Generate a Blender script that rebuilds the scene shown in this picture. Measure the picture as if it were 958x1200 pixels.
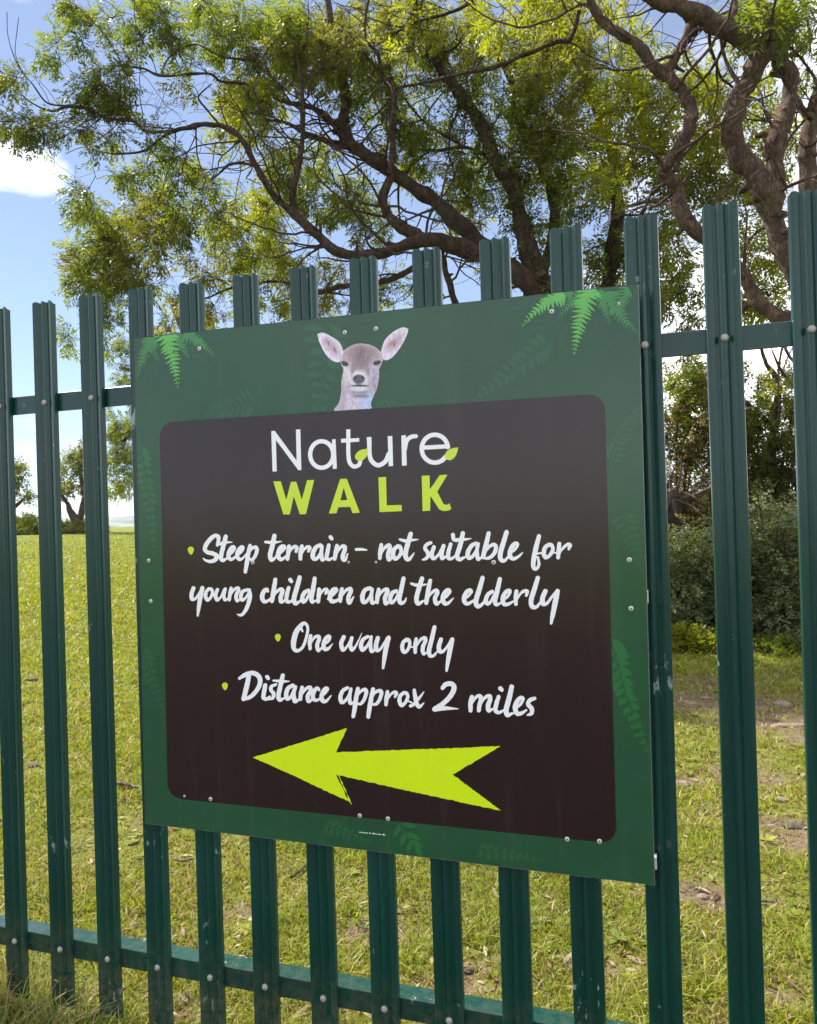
import bpy, math, random
import numpy as np
from mathutils import Matrix, Vector

# ------------------------------------------------------------------ clear
for o in list(bpy.data.objects):
    bpy.data.objects.remove(o, do_unlink=True)
scene = bpy.context.scene
COL = scene.collection
rng = np.random.default_rng(11)
random.seed(5)

# ------------------------------------------------------------------ camera
CH = 1.32                                   # lens height above the grass
FPX, YAW, PITCH, ROLL = 901.16, 0.3189, 0.0053, -0.0303
CAM = np.array([1.7298, -1.6699, CH])
fw = np.array([-math.sin(YAW) * math.cos(PITCH), math.cos(YAW) * math.cos(PITCH), math.sin(PITCH)])
r0 = np.array([math.cos(YAW), math.sin(YAW), 0.0])
u0 = np.cross(r0, fw)
RT = math.cos(ROLL) * r0 + math.sin(ROLL) * u0
UP = -math.sin(ROLL) * r0 + math.cos(ROLL) * u0
cam_d = bpy.data.cameras.new('camera')
cam = bpy.data.objects.new('camera', cam_d)
COL.objects.link(cam)
cam.matrix_world = Matrix(((RT[0], UP[0], -fw[0], CAM[0]), (RT[1], UP[1], -fw[1], CAM[1]),
                           (RT[2], UP[2], -fw[2], CAM[2]), (0, 0, 0, 1)))
cam_d.sensor_fit = 'HORIZONTAL'
cam_d.sensor_width = 36.0
cam_d.lens = FPX / 958 * 36.0
cam_d.clip_start = 0.05
cam_d.clip_end = 30000
scene.camera = cam


def at(px, py, Y):
    """photo pixel -> world point on the vertical plane at depth Y behind the fence"""
    d = fw + RT * ((px - 479) / FPX) - UP * ((py - 600) / FPX)
    return CAM + d * ((Y - CAM[1]) / d[1])


def at_z(px, py, Z):
    d = fw + RT * ((px - 479) / FPX) - UP * ((py - 600) / FPX)
    return CAM + d * ((Z - CAM[2]) / d[2])


# ------------------------------------------------------------------ sky, sun, exposure
SUN_EL, SUN_AZ = math.radians(52), math.radians(-70)     # azimuth from +Y towards +X
world = bpy.data.worlds.new('World')
scene.world = world
world.use_nodes = True
wn, wl = world.node_tree.nodes, world.node_tree.links
wn.clear()
w_out = wn.new('ShaderNodeOutputWorld')
w_bg = wn.new('ShaderNodeBackground')
w_bg.inputs['Strength'].default_value = 0.10
sky = wn.new('ShaderNodeTexSky')
sky.sky_type = 'NISHITA'
sky.sun_disc = False
sky.sun_elevation = SUN_EL
sky.sun_rotation = SUN_AZ
sky.altitude = 60
sky.air_density = 0.72
sky.dust_density = 0.05
sky.ozone_density = 2.6
tc = wn.new('ShaderNodeTexCoord')
mp = wn.new('ShaderNodeMapping')
mp.inputs['Scale'].default_value = (1.0, 1.0, 2.6)
mp.inputs['Location'].default_value = (0.35, 0.1, 0.62)
cn = wn.new('ShaderNodeTexNoise')
cn.inputs['Scale'].default_value = 2.6
cn.inputs['Detail'].default_value = 10
cn.inputs['Roughness'].default_value = 0.6
wl.new(tc.outputs['Generated'], mp.inputs['Vector'])
wl.new(mp.outputs['Vector'], cn.inputs['Vector'])
cloud = cn.outputs['Fac']
CLOUDS = [(4, 190, .12, .34), (880, 440, .20, .40), (90, 260, .95, -.38)]   # two clouds and a clear gap kept in view (photo direction, size, weight)
for px_, py_, size_, wgt in CLOUDS:
    d_ = fw + RT * ((px_ - 479) / FPX) - UP * ((py_ - 600) / FPX)
    d_ = d_ / np.linalg.norm(d_)
    sub_ = wn.new('ShaderNodeVectorMath'); sub_.operation = 'SUBTRACT'
    sub_.inputs[1].default_value = tuple(d_)
    sc_ = wn.new('ShaderNodeVectorMath'); sc_.operation = 'MULTIPLY'; sc_.inputs[1].default_value = (1, 1, 2.0)
    ln_ = wn.new('ShaderNodeVectorMath'); ln_.operation = 'LENGTH'
    mr_ = wn.new('ShaderNodeMapRange'); mr_.interpolation_type = 'SMOOTHSTEP'
    mr_.inputs['From Min'].default_value = size_; mr_.inputs['From Max'].default_value = 0.0
    mr_.inputs['To Min'].default_value = 0.0; mr_.inputs['To Max'].default_value = wgt
    ad_ = wn.new('ShaderNodeMath'); ad_.operation = 'ADD'
    wl.new(tc.outputs['Generated'], sub_.inputs[0]); wl.new(sub_.outputs[0], sc_.inputs[0]); wl.new(sc_.outputs[0], ln_.inputs[0])
    wl.new(ln_.outputs['Value'], mr_.inputs['Value']); wl.new(mr_.outputs['Result'], ad_.inputs[0]); wl.new(cloud, ad_.inputs[1])
    cloud = ad_.outputs[0]
cr = wn.new('ShaderNodeValToRGB')
cr.color_ramp.elements[0].position = 0.37
cr.color_ramp.elements[1].position = 0.66
cmix = wn.new('ShaderNodeMixRGB')
cmix.inputs['Color2'].default_value = (12.5, 12.4, 12.5, 1)  # cloud cover widened and brightened over the unseen sky to light the sign
wl.new(cloud, cr.inputs['Fac'])
wl.new(cr.outputs['Color'], cmix.inputs['Fac'])
veil = wn.new('ShaderNodeMixRGB')
veil.inputs['Fac'].default_value = 0.28
veil.inputs['Color2'].default_value = (3.0, 3.1, 3.4, 1)
wl.new(sky.outputs['Color'], veil.inputs['Color1'])
wl.new(veil.outputs['Color'], cmix.inputs['Color1'])
wl.new(cmix.outputs['Color'], w_bg.inputs['Color'])
wl.new(w_bg.outputs['Background'], w_out.inputs['Surface'])

sun_d = bpy.data.lights.new('sun', 'SUN')
sun_d.energy = 5.0
sun_d.angle = math.radians(0.53)
sun_d.color = (1.0, 0.95, 0.86)
sun = bpy.data.objects.new('sun', sun_d)
COL.objects.link(sun)
sdir = Vector((math.sin(SUN_AZ) * math.cos(SUN_EL), math.cos(SUN_AZ) * math.cos(SUN_EL), math.sin(SUN_EL)))
sun.rotation_euler = sdir.to_track_quat('Z', 'Y').to_euler()
sun.location = (6, 12, 14)

scene.render.engine = 'CYCLES'
vs = scene.view_settings
vs.view_transform = 'Standard'
vs.look = 'None'
vs.gamma = 1.0
vs.use_curve_mapping = False
vs.exposure = 1.15

# ------------------------------------------------------------------ helpers


def tag(o, label=None, cat=None, group=None, kind=None):
    for k, v in (('label', label), ('category', cat), ('group', group), ('kind', kind)):
        if v:
            o[k] = v
    return o


def obj(name, me, mat=None, parent=None):
    o = bpy.data.objects.new(name, me)
    COL.objects.link(o)
    if mat is not None and me is not None and not me.materials:
        me.materials.append(mat)
    if parent is not None:
        o.parent = parent
        o.matrix_parent_inverse = Matrix.Translation(parent.location).inverted()
    return o


def empty(name, loc):
    o = bpy.data.objects.new(name, None)
    o.location = loc
    o.empty_display_size = 0.1
    COL.objects.link(o)
    return o


def mesh_np(name, V, F, col=None, smooth=False):
    """V (n,3); F (m,k) all faces with k corners; col (n,4) point colours"""
    me = bpy.data.meshes.new(name)
    V = np.ascontiguousarray(V, dtype=np.float32)
    F = np.ascontiguousarray(F, dtype=np.int32)
    m, k = F.shape
    me.vertices.add(len(V))
    me.vertices.foreach_set('co', V.ravel())
    me.loops.add(m * k)
    me.loops.foreach_set('vertex_index', F.ravel())
    me.polygons.add(m)
    me.polygons.foreach_set('loop_start', np.arange(0, m * k, k, dtype=np.int32))
    me.polygons.foreach_set('loop_total', np.full(m, k, dtype=np.int32))
    if smooth:
        me.polygons.foreach_set('use_smooth', np.ones(m, dtype=bool))
    if col is not None:
        a = me.color_attributes.new('tint', 'FLOAT_COLOR', 'POINT')
        a.data.foreach_set('color', np.ascontiguousarray(col, dtype=np.float32).ravel())
    me.update(calc_edges=True)
    me.validate()
    return me


def mesh_py(name, V, F, smooth=False):
    me = bpy.data.meshes.new(name)
    me.from_pydata([tuple(map(float, v)) for v in V], [], F)
    if smooth:
        for p in me.polygons:
            p.use_smooth = True
    me.update()
    return me


def hash2(ix, iy, seed):
    h = (ix.astype(np.int64) * 374761393 + iy.astype(np.int64) * 668265263 + seed * 1274126177) & 0xffffffff
    h = ((h ^ (h >> 13)) * 1274126177) & 0xffffffff
    return ((h ^ (h >> 16)) & 0xffff) / 65535.0


def vnoise(x, y, seed=0):
    ix, iy = np.floor(x), np.floor(y)
    fx, fy = x - ix, y - iy
    fx, fy = fx * fx * (3 - 2 * fx), fy * fy * (3 - 2 * fy)
    a, b = hash2(ix, iy, seed), hash2(ix + 1, iy, seed)
    c, d = hash2(ix, iy + 1, seed), hash2(ix + 1, iy + 1, seed)
    return (a * (1 - fx) + b * fx) * (1 - fy) + (c * (1 - fx) + d * fx) * fy


def fbm(x, y, seed=0, octv=4):
    s, a, t = 0, 0.5, 0
    for i in range(octv):
        s = s + a * vnoise(x * 2 ** i, y * 2 ** i, seed + i * 17)
        t += a
        a *= 0.5
    return s / t


def sstep(a, b, x):
    t = np.clip((x - a) / (b - a), 0, 1)
    return t * t * (3 - 2 * t)


# ------------------------------------------------------------------ materials


def new_mat(name):
    m = bpy.data.materials.new(name)
    m.use_nodes = True
    nt = m.node_tree
    return m, nt.nodes, nt.links, nt.nodes['Principled BSDF']


def noise_node(n, l, scale, detail=4, rough=0.55, coord='Object', vec_scale=None):
    t = n.new('ShaderNodeTexCoord')
    x = n.new('ShaderNodeTexNoise')
    x.inputs['Scale'].default_value = scale
    x.inputs['Detail'].default_value = detail
    x.inputs['Roughness'].default_value = rough
    src = n.new('ShaderNodeNewGeometry').outputs['Position'] if coord == 'World' else t.outputs[coord]
    if vec_scale:
        mm = n.new('ShaderNodeMapping')
        mm.inputs['Scale'].default_value = vec_scale
        l.new(src, mm.inputs['Vector'])
        src = mm.outputs['Vector']
    l.new(src, x.inputs['Vector'])
    return x


def ramp(n, l, src, stops):
    r = n.new('ShaderNodeValToRGB')
    e = r.color_ramp.elements
    while len(e) < len(stops):
        e.new(0.5)
    for i, (p, c) in enumerate(stops):
        e[i].position = p
        e[i].color = (*c, 1) if len(c) == 3 else c
    l.new(src, r.inputs['Fac'])
    return r


def bump(n, l, src, bsdf, strength=0.3, dist=0.01):
    b = n.new('ShaderNodeBump')
    b.inputs['Strength'].default_value = strength
    b.inputs['Distance'].default_value = dist
    l.new(src, b.inputs['Height'])
    l.new(b.outputs['Normal'], bsdf.inputs['Normal'])
    return b


def mat_paint():
    """dark green powder coat with dust, streaks and white specks"""
    m, n, l, b = new_mat('green_powder_coat')
    big = noise_node(n, l, 3.0, 5, 0.6, coord='World', vec_scale=(1, 1, 0.35))
    r = ramp(n, l, big.outputs['Fac'], [(0.3, (0.0010, 0.029, 0.022)), (0.72, (0.0032, 0.047, 0.037))])
    spk = noise_node(n, l, 60, 3, 0.7, coord='World', vec_scale=(1, 1, 0.45))
    gate = noise_node(n, l, 5.5, 2, 0.5, coord='World')
    mul = n.new('ShaderNodeMath'); mul.operation = 'MULTIPLY'
    l.new(spk.outputs['Fac'], mul.inputs[0]); l.new(gate.outputs['Fac'], mul.inputs[1])
    sr = ramp(n, l, mul.outputs[0], [(0.385, (0, 0, 0)), (0.445, (0.9, 0.9, 0.9))])
    mx = n.new('ShaderNodeMixRGB')
    mx.inputs['Color2'].default_value = (0.26, 0.34, 0.33, 1)
    l.new(sr.outputs['Color'], mx.inputs['Fac']); l.new(r.outputs['Color'], mx.inputs['Color1'])
    stk = noise_node(n, l, 46, 6, 0.7, coord='World', vec_scale=(1, 1, 0.03))
    st_r = ramp(n, l, stk.outputs['Fac'], [(0.50, (0, 0, 0)), (0.80, (0.55, 0.55, 0.55))])
    m2 = n.new('ShaderNodeMixRGB'); m2.inputs['Color2'].default_value = (0.011, 0.058, 0.043, 1)
    l.new(st_r.outputs['Color'], m2.inputs['Fac']); l.new(mx.outputs['Color'], m2.inputs['Color1'])
    gm_ = n.new('ShaderNodeNewGeometry'); sp_ = n.new('ShaderNodeSeparateXYZ')
    l.new(gm_.outputs['Position'], sp_.inputs['Vector'])
    mr_ = n.new('ShaderNodeMapRange'); mr_.inputs['From Min'].default_value = 0.28; mr_.inputs['From Max'].default_value = 0.02
    l.new(sp_.outputs['Z'], mr_.inputs['Value'])
    dn_ = noise_node(n, l, 38, 6, 0.75, coord='World')
    mm2 = n.new('ShaderNodeMath'); mm2.operation = 'MULTIPLY'
    dr_ = ramp(n, l, dn_.outputs['Fac'], [(0.40, (0, 0, 0)), (0.70, (1, 1, 1))])
    l.new(mr_.outputs['Result'], mm2.inputs[0]); l.new(dr_.outputs['Color'], mm2.inputs[1])
    m3 = n.new('ShaderNodeMixRGB'); m3.inputs['Color2'].default_value = (0.13, 0.10, 0.065, 1)
    l.new(mm2.outputs[0], m3.inputs['Fac']); l.new(m2.outputs['Color'], m3.inputs['Color1'])
    l.new(m3.outputs['Color'], b.inputs['Base Color'])
    rr = ramp(n, l, big.outputs['Fac'], [(0.25, (0.17,) * 3), (0.8, (0.32,) * 3)])
    l.new(rr.outputs['Color'], b.inputs['Roughness'])
    fine = noise_node(n, l, 420, 2, coord='World')
    bump(n, l, fine.outputs['Fac'], b, 0.10, 0.002)
    b.inputs['IOR'].default_value = 1.46
    return m


def mat_print(name, col, rough=0.22, var=0.06, ior=1.52):
    m, n, l, b = new_mat(name)
    x = noise_node(n, l, 7, 4)
    r = ramp(n, l, x.outputs['Fac'], [(0.3, tuple(c * (1 - var) for c in col)), (0.7, tuple(c * (1 + var) for c in col))])
    du = noise_node(n, l, 26, 6, 0.7, vec_scale=(1, 1, 0.06))
    dr_ = ramp(n, l, du.outputs['Fac'], [(0.52, (0, 0, 0)), (0.85, (0.10, 0.10, 0.10))])
    sk = noise_node(n, l, 170, 3, 0.7)
    sr_ = ramp(n, l, sk.outputs['Fac'], [(0.72, (0, 0, 0)), (0.80, (0.22, 0.22, 0.22))])
    ad_ = n.new('ShaderNodeMixRGB'); ad_.blend_type = 'ADD'; ad_.inputs['Fac'].default_value = 1
    l.new(dr_.outputs['Color'], ad_.inputs['Color1']); l.new(sr_.outputs['Color'], ad_.inputs['Color2'])
    dm_ = n.new('ShaderNodeMixRGB'); dm_.inputs['Color2'].default_value = (0.17, 0.16, 0.145, 1)
    l.new(ad_.outputs['Color'], dm_.inputs['Fac']); l.new(r.outputs['Color'], dm_.inputs['Color1'])
    l.new(dm_.outputs['Color'], b.inputs['Base Color'])
    g = noise_node(n, l, 30, 4)
    rr = ramp(n, l, g.outputs['Fac'], [(0.3, (rough * 0.97,) * 3), (0.75, (rough * 1.06,) * 3)])
    l.new(rr.outputs['Color'], b.inputs['Roughness'])
    b.inputs['IOR'].default_value = ior
    return m


def mat_metal(name, col, rough=0.4, metallic=0.8):
    m, n, l, b = new_mat(name)
    x = noise_node(n, l, 120, 4)
    r = ramp(n, l, x.outputs['Fac'], [(0.3, tuple(c * 0.75 for c in col)), (0.7, col)])
    l.new(r.outputs['Color'], b.inputs['Base Color'])
    b.inputs['Roughness'].default_value = rough
    b.inputs['Metallic'].default_value = metallic
    return m


def mat_leaf(name, trans=0.5, rough=0.45):
    """leaf: colour from the per-leaf tint, light passes through"""
    m, n, l, b = new_mat(name)
    a = n.new('ShaderNodeAttribute'); a.attribute_name = 'tint'
    l.new(a.outputs['Color'], b.inputs['Base Color'])
    b.inputs['Roughness'].default_value = rough
    b.inputs['IOR'].default_value = 1.4
    t = n.new('ShaderNodeBsdfTranslucent')
    g = n.new('ShaderNodeMixRGB'); g.blend_type = 'MULTIPLY'; g.inputs['Fac'].default_value = 1
    g.inputs['Color2'].default_value = (1.55, 1.45, 0.55, 1)
    l.new(a.outputs['Color'], g.inputs['Color1']); l.new(g.outputs['Color'], t.inputs['Color'])
    mx = n.new('ShaderNodeMixShader'); mx.inputs['Fac'].default_value = trans
    l.new(b.outputs['BSDF'], mx.inputs[1]); l.new(t.outputs['BSDF'], mx.inputs[2])
    l.new(mx.outputs['Shader'], n['Material Output'].inputs['Surface'])
    return m


def mat_bark(name, c0, c1, scale=14):
    m, n, l, b = new_mat(name)
    x = noise_node(n, l, scale, 9, 0.74, vec_scale=(1, 1, 0.42))
    r = ramp(n, l, x.outputs['Fac'], [(0.28, c0), (0.50, tuple((p * .6 + q * .4) for p, q in zip(c0, c1))), (0.72, c1)])
    t = n.new('ShaderNodeTexCoord')
    wob = n.new('ShaderNodeMixRGB'); wob.blend_type = 'ADD'; wob.inputs['Fac'].default_value = 0.16
    l.new(t.outputs['Object'], wob.inputs['Color1']); l.new(x.outputs['Color'], wob.inputs['Color2'])
    mp_ = n.new('ShaderNodeMapping'); mp_.inputs['Scale'].default_value = (1, 1, 0.25)
    l.new(wob.outputs['Color'], mp_.inputs['Vector'])
    vo = n.new('ShaderNodeTexVoronoi'); vo.feature = 'DISTANCE_TO_EDGE'; vo.inputs['Scale'].default_value = scale * 3.4
    l.new(mp_.outputs['Vector'], vo.inputs['Vector'])
    ck = ramp(n, l, vo.outputs['Distance'], [(0.01, (0.55, 0.52, 0.50)), (0.20, (1, 1, 1))])
    mu = n.new('ShaderNodeMixRGB'); mu.blend_type = 'MULTIPLY'; mu.inputs['Fac'].default_value = 1
    l.new(r.outputs['Color'], mu.inputs['Color1']); l.new(ck.outputs['Color'], mu.inputs['Color2'])
    y = noise_node(n, l, 4.2, 5)
    lich = ramp(n, l, y.outputs['Fac'], [(0.55, (0, 0, 0)), (0.72, (0.55, 0.55, 0.55))])
    mx = n.new('ShaderNodeMixRGB'); mx.inputs['Color2'].default_value = (0.13, 0.12, 0.06, 1)
    l.new(lich.outputs['Color'], mx.inputs['Fac']); l.new(mu.outputs['Color'], mx.inputs['Color1'])
    l.new(mx.outputs['Color'], b.inputs['Base Color'])
    b.inputs['Roughness'].default_value = 0.92
    ad = n.new('ShaderNodeMath'); ad.operation = 'MULTIPLY_ADD'; ad.inputs[1].default_value = 1.4
    mn = n.new('ShaderNodeMath'); mn.operation = 'MINIMUM'; mn.inputs[1].default_value = 0.22
    l.new(vo.outputs['Distance'], mn.inputs[0]); l.new(mn.outputs[0], ad.inputs[0]); l.new(x.outputs['Fac'], ad.inputs[2])
    bump(n, l, ad.outputs[0], b, 1.0, 0.05)
    return m


def mat_simple(name, stops, scale=20, rough=0.85, bmp=0.4, dist=0.01):
    m, n, l, b = new_mat(name)
    x = noise_node(n, l, scale, 6, 0.65)
    r = ramp(n, l, x.outputs['Fac'], stops)
    l.new(r.outputs['Color'], b.inputs['Base Color'])
    b.inputs['Roughness'].default_value = rough
    bump(n, l, x.outputs['Fac'], b, bmp, dist)
    return m


def mat_ground():
    m, n, l, b = new_mat('field_soil_and_turf')
    a = n.new('ShaderNodeAttribute'); a.attribute_name = 'tint'     # r = bare earth amount
    x = noise_node(n, l, 9, 8, 0.7)
    x2 = noise_node(n, l, 55, 5, 0.7)
    g = ramp(n, l, x.outputs['Fac'], [(0.3, (0.080, 0.105, 0.014)), (0.5, (0.130, 0.150, 0.022)), (0.72, (0.18, 0.175, 0.04))])
    e = ramp(n, l, x2.outputs['Fac'], [(0.3, (0.075, 0.05, 0.032)), (0.55, (0.16, 0.115, 0.075)), (0.75, (0.27, 0.21, 0.145))])
    wv = noise_node(n, l, 22, 5, 0.7)
    add = n.new('ShaderNodeMath'); add.operation = 'ADD'
    sub = n.new('ShaderNodeMath'); sub.operation = 'SUBTRACT'; sub.inputs[1].default_value = 0.5
    l.new(wv.outputs['Fac'], sub.inputs[0])
    sep = n.new('ShaderNodeSeparateColor')
    l.new(a.outputs['Color'], sep.inputs['Color'])
    l.new(sep.outputs['Red'], add.inputs[0]); l.new(sub.outputs[0], add.inputs[1])
    f = ramp(n, l, add.outputs[0], [(0.42, (0, 0, 0)), (0.80, (1, 1, 1))])
    mx = n.new('ShaderNodeMixRGB')
    l.new(f.outputs['Color'], mx.inputs['Fac']); l.new(g.outputs['Color'], mx.inputs['Color1']); l.new(e.outputs['Color'], mx.inputs['Color2'])
    l.new(mx.outputs['Color'], b.inputs['Base Color'])
    b.inputs['Roughness'].default_value = 0.95
    b.inputs['Specular IOR Level'].default_value = 0.15
    bump(n, l, x2.outputs['Fac'], b, 0.8, 0.02)
    return m


M_PAINT = mat_paint()
M_BOLT = mat_metal('galvanised_bolt', (0.40, 0.38, 0.36), 0.6, 0.35)
M_GREEN = mat_print('sign_green', (0.012, 0.070, 0.027), var=0.10)
M_BROWN = mat_print('sign_dark_brown', (0.0155, 0.0036, 0.0040), var=0.05)
M_WHITE = mat_print('print_white', (0.86, 0.86, 0.86), var=0.02)
M_LIME = mat_print('print_lime', (0.60, 0.78, 0.003), var=0.02)
M_LIME2 = mat_print('print_lime_soft', (0.57, 0.73, 0.025), var=0.02)
M_EDGE = mat_metal('sign_aluminium_edge', (0.62, 0.63, 0.63), 0.45, 0.6)
M_FERN = [mat_print('print_fern_bright', (0.11, 0.40, 0.07), var=0.25),
          mat_print('print_fern_mid', (0.045, 0.22, 0.06), var=0.25),
          mat_print('print_fern_dark', (0.030, 0.085, 0.055), var=0.2),
          mat_print('print_fern_faint', (0.018, 0.100, 0.036), var=0.1),
          mat_print('print_fern_leafy', (0.016, 0.125, 0.030), var=0.15)]
M_LEAF = mat_leaf('ash_leaf', 0.56)
M_BRAMBLE = mat_leaf('bramble_leaf', 0.28, 0.5)
M_GRASS = mat_leaf('grass_blade', 0.35, 0.55)
M_BARK = mat_bark('ash_bark', (0.022, 0.013, 0.009), (0.26, 0.15, 0.10))
M_BARK2 = mat_bark('pale_bark', (0.036, 0.021, 0.015), (0.44, 0.27, 0.19))
M_DEADWOOD = mat_bark('dead_wood', (0.12, 0.085, 0.06), (0.42, 0.34, 0.26))
M_GROUND = mat_ground()
M_STONE = mat_simple('field_stone', [(0.3, (0.10, 0.072, 0.055)), (0.7, (0.27, 0.20, 0.155))], 45)
M_DUNG = mat_simple('dry_dung', [(0.3, (0.03, 0.024, 0.018)), (0.7, (0.11, 0.085, 0.06))], 60)
M_HILL = mat_simple('hill_land', [(0.35, (0.012, 0.026, 0.01)), (0.5, (0.05, 0.08, 0.03)), (0.62, (0.19, 0.21, 0.09))], 0.016, 0.95, 0.0)

# ------------------------------------------------------------------ ground


DIRT = []       # (x, y, rx, ry, angle, strength) worn patches, found from the photograph
for px, py, rx, ry, s in ((838, 822, 0.75, 0.38, 1.0), (925, 842, 0.7, 0.45, 1.0), (830, 800, 0.5, 0.3, .8), (800, 912, 0.35, 0.16, .9), (890, 905, 0.5, 0.2, .8),
                          (905, 960, 0.40, 0.17, 1.0), (935, 985, 0.25, 0.14, 1.0), (828, 1052, 0.22, 0.11, 1.1),
                          (690, 1130, 0.14, 0.07, .9), (545, 1140, 0.12, 0.08, 1.0), (437, 1085, 0.16, 0.10, 1.0), (895, 1168, 0.12, 0.08, 1.0),
                          (270, 1130, 0.12, 0.1, .8), (285, 1060, 0.14, 0.12, .8), (120, 988, 0.2, 0.1, .6), (560, 1165, 0.15, 0.06, .9),
                          (110, 1165, 0.16, 0.07, .8), (400, 1190, 0.2, 0.06, .8), (30, 1190, 0.15, 0.06, .8), (230, 1180, 0.25, 0.05, .8)):
    p = at_z(px, py, 0)
    DIRT.append((p[0], p[1], rx, ry, s))


def dirt(x, y):
    wx = x + 0.22 * (fbm(x * 3.1, y * 3.1, 3) - 0.5)
    wy = y + 0.22 * (fbm(x * 3.1 + 40, y * 3.1, 5) - 0.5)
    v = np.zeros_like(x)
    for cx, cy, rx, ry, s in DIRT:
        v = np.maximum(v, s * np.exp(-((wx - cx) / rx) ** 2 - ((wy - cy) / ry) ** 2))
    # the worn path on the right of the field, below the hedge
    pth = np.exp(-((wx - 3.2) / 1.5) ** 2 - ((wy - 3.4) / 2.0) ** 2) * 0.95
    v = np.maximum(v, pth * sstep(0.36, 0.68, fbm(x * 2.3, y * 3.6, 21)))
    v = np.maximum(v, 0.62 * sstep(0.60, 0.78, fbm(x * 1.9 + 9, y * 2.6, 31)) * sstep(16, 6, np.hypot(x, y)))
    return np.clip(v, 0, 1)


def gz(x, y):
    x, y = np.asarray(x, float), np.asarray(y, float)
    d = np.hypot(x - 1.7, y + 1.7)
    z = 1.13 * sstep(10, 52, d) * sstep(-0.2, 1.0, (y + 6) / (d + 1e-3) * 0.9 + 0.25)
    z = z - 34 * sstep(62, 700, d)
    near = sstep(30, 8, d)
    z = z + near * (0.05 * (fbm(x * 0.9, y * 0.9, 7) - 0.5) + 0.035 * (fbm(x * 4, y * 4, 8) - 0.5))
    z = z + (1 - near) * 0.12 * (fbm(x * .18, y * .18, 9) - 0.5) * sstep(8, 20, d)
    z = z - 0.02 * dirt(x, y)
    # keep it level at the fence line so that the pales clear it evenly
    k = sstep(0.5, 0.1, np.abs(y))
    return z * (1 - k) + k * (0.012 * (fbm(x * 4, y * 4, 8) - 0.5))


def axis(lo, hi, step, far):
    c = list(np.arange(lo, hi + 1e-6, step))
    s, v = step, hi
    while v < far:
        s *= 1.16
        v += s
        c.append(v)
    s, v = step, lo
    while v > -far:
        s *= 1.16
        v -= s
        c.insert(0, v)
    return np.array(c)


gx, gy = axis(-4.5, 5.5, 0.045, 5000), axis(-2.2, 8.5, 0.045, 5000)
GX, GY = np.meshgrid(gx, gy)
GZ = gz(GX, GY)
nx, ny = len(gx), len(gy)
idx = np.arange(nx * ny).reshape(ny, nx)
Fq = np.stack([idx[:-1, :-1], idx[:-1, 1:], idx[1:, 1:], idx[1:, :-1]], -1).reshape(-1, 4)
dv = dirt(GX, GY).ravel()
gme = mesh_np('ground', np.stack([GX.ravel(), GY.ravel(), GZ.ravel()], -1), Fq,
              np.stack([dv, dv, dv, np.ones_like(dv)], -1), True)
tag(obj('ground', gme, M_GROUND), kind='structure')

# unseen dark tarmac on the visitors' side, added to darken the sign's reflection
LX = np.linspace(-40, 40, 161)
LY = np.linspace(-9.5, -0.55, 28)
LXX, LYY = np.meshgrid(LX, LY)
li_ = np.arange(LXX.size).reshape(LXX.shape)
LF = np.stack([li_[:-1, :-1], li_[:-1, 1:], li_[1:, 1:], li_[1:, :-1]], -1).reshape(-1, 4)
LZ = gz(LXX, LYY) * 0 + np.maximum(gz(LXX, LYY), 0.0) + 0.045
M_TAR = mat_simple('unseen_dark_tarmac', [(0.3, (0.022, 0.022, 0.023)), (0.7, (0.044, 0.043, 0.042))], 60, 0.9, 0.5, 0.004)
tag(obj('unseen_dark_lane', mesh_np('unseen_dark_lane', np.stack([LXX.ravel(), LYY.ravel(), LZ.ravel()], -1), LF, None, True), M_TAR), kind='structure')

# far wooded land across the bay, beyond the crest of the field
ha = np.linspace(-1.25, 0.9, 260)            # azimuth from +Y
hr = np.array([2300, 2700, 3100, 3600, 4200, 5000])
hh = np.array([-40, 10, 26, 38, 30, -40])
HV = []
for j, (r_, h_) in enumerate(zip(hr, hh)):
    for a_ in ha:
        z_ = h_ + (30 * (fbm(np.array(a_ * 7), np.array(j * 0.7), 50) - 0.5) + 9 * (fbm(np.array(a_ * 60), np.array(j * 1.7), 51) - 0.5)) * (1 if 0 < j < 5 else 0)
        HV.append((1.7 + r_ * math.sin(a_), r_ * math.cos(a_), float(z_)))
na = len(ha)
HF = [(j * na + i, j * na + i + 1, (j + 1) * na + i + 1, (j + 1) * na + i) for j in range(len(hr) - 1) for i in range(na - 1)]
tag(obj('hills', mesh_py('hills', HV, HF, True), M_HILL), kind='structure')

# ------------------------------------------------------------------ fence
PITCHM = 0.155
Z_TOP, Z_TB, Z_BB, Z_BOT = CH + 0.6097, CH + 0.338, CH - 1.1394, 0.028
# half of the folded profile: (offset along fence, forward offset)
PROF = [(-.0340, .006), (-.0339, .000), (-.0330, -.0035), (-.0310, -.0050), (-.0270, -.0047), (-.0210, -.0030), (-.0160, .0002), (-.0130, .0025), (-.0105, .0031),
        (-.0075, .0012), (-.0045, -.0022), (-.0022, -.0034), (0, -.0038)]
PROF = PROF + [(-a_, b_) for a_, b_ in PROF[-2::-1]]


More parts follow.
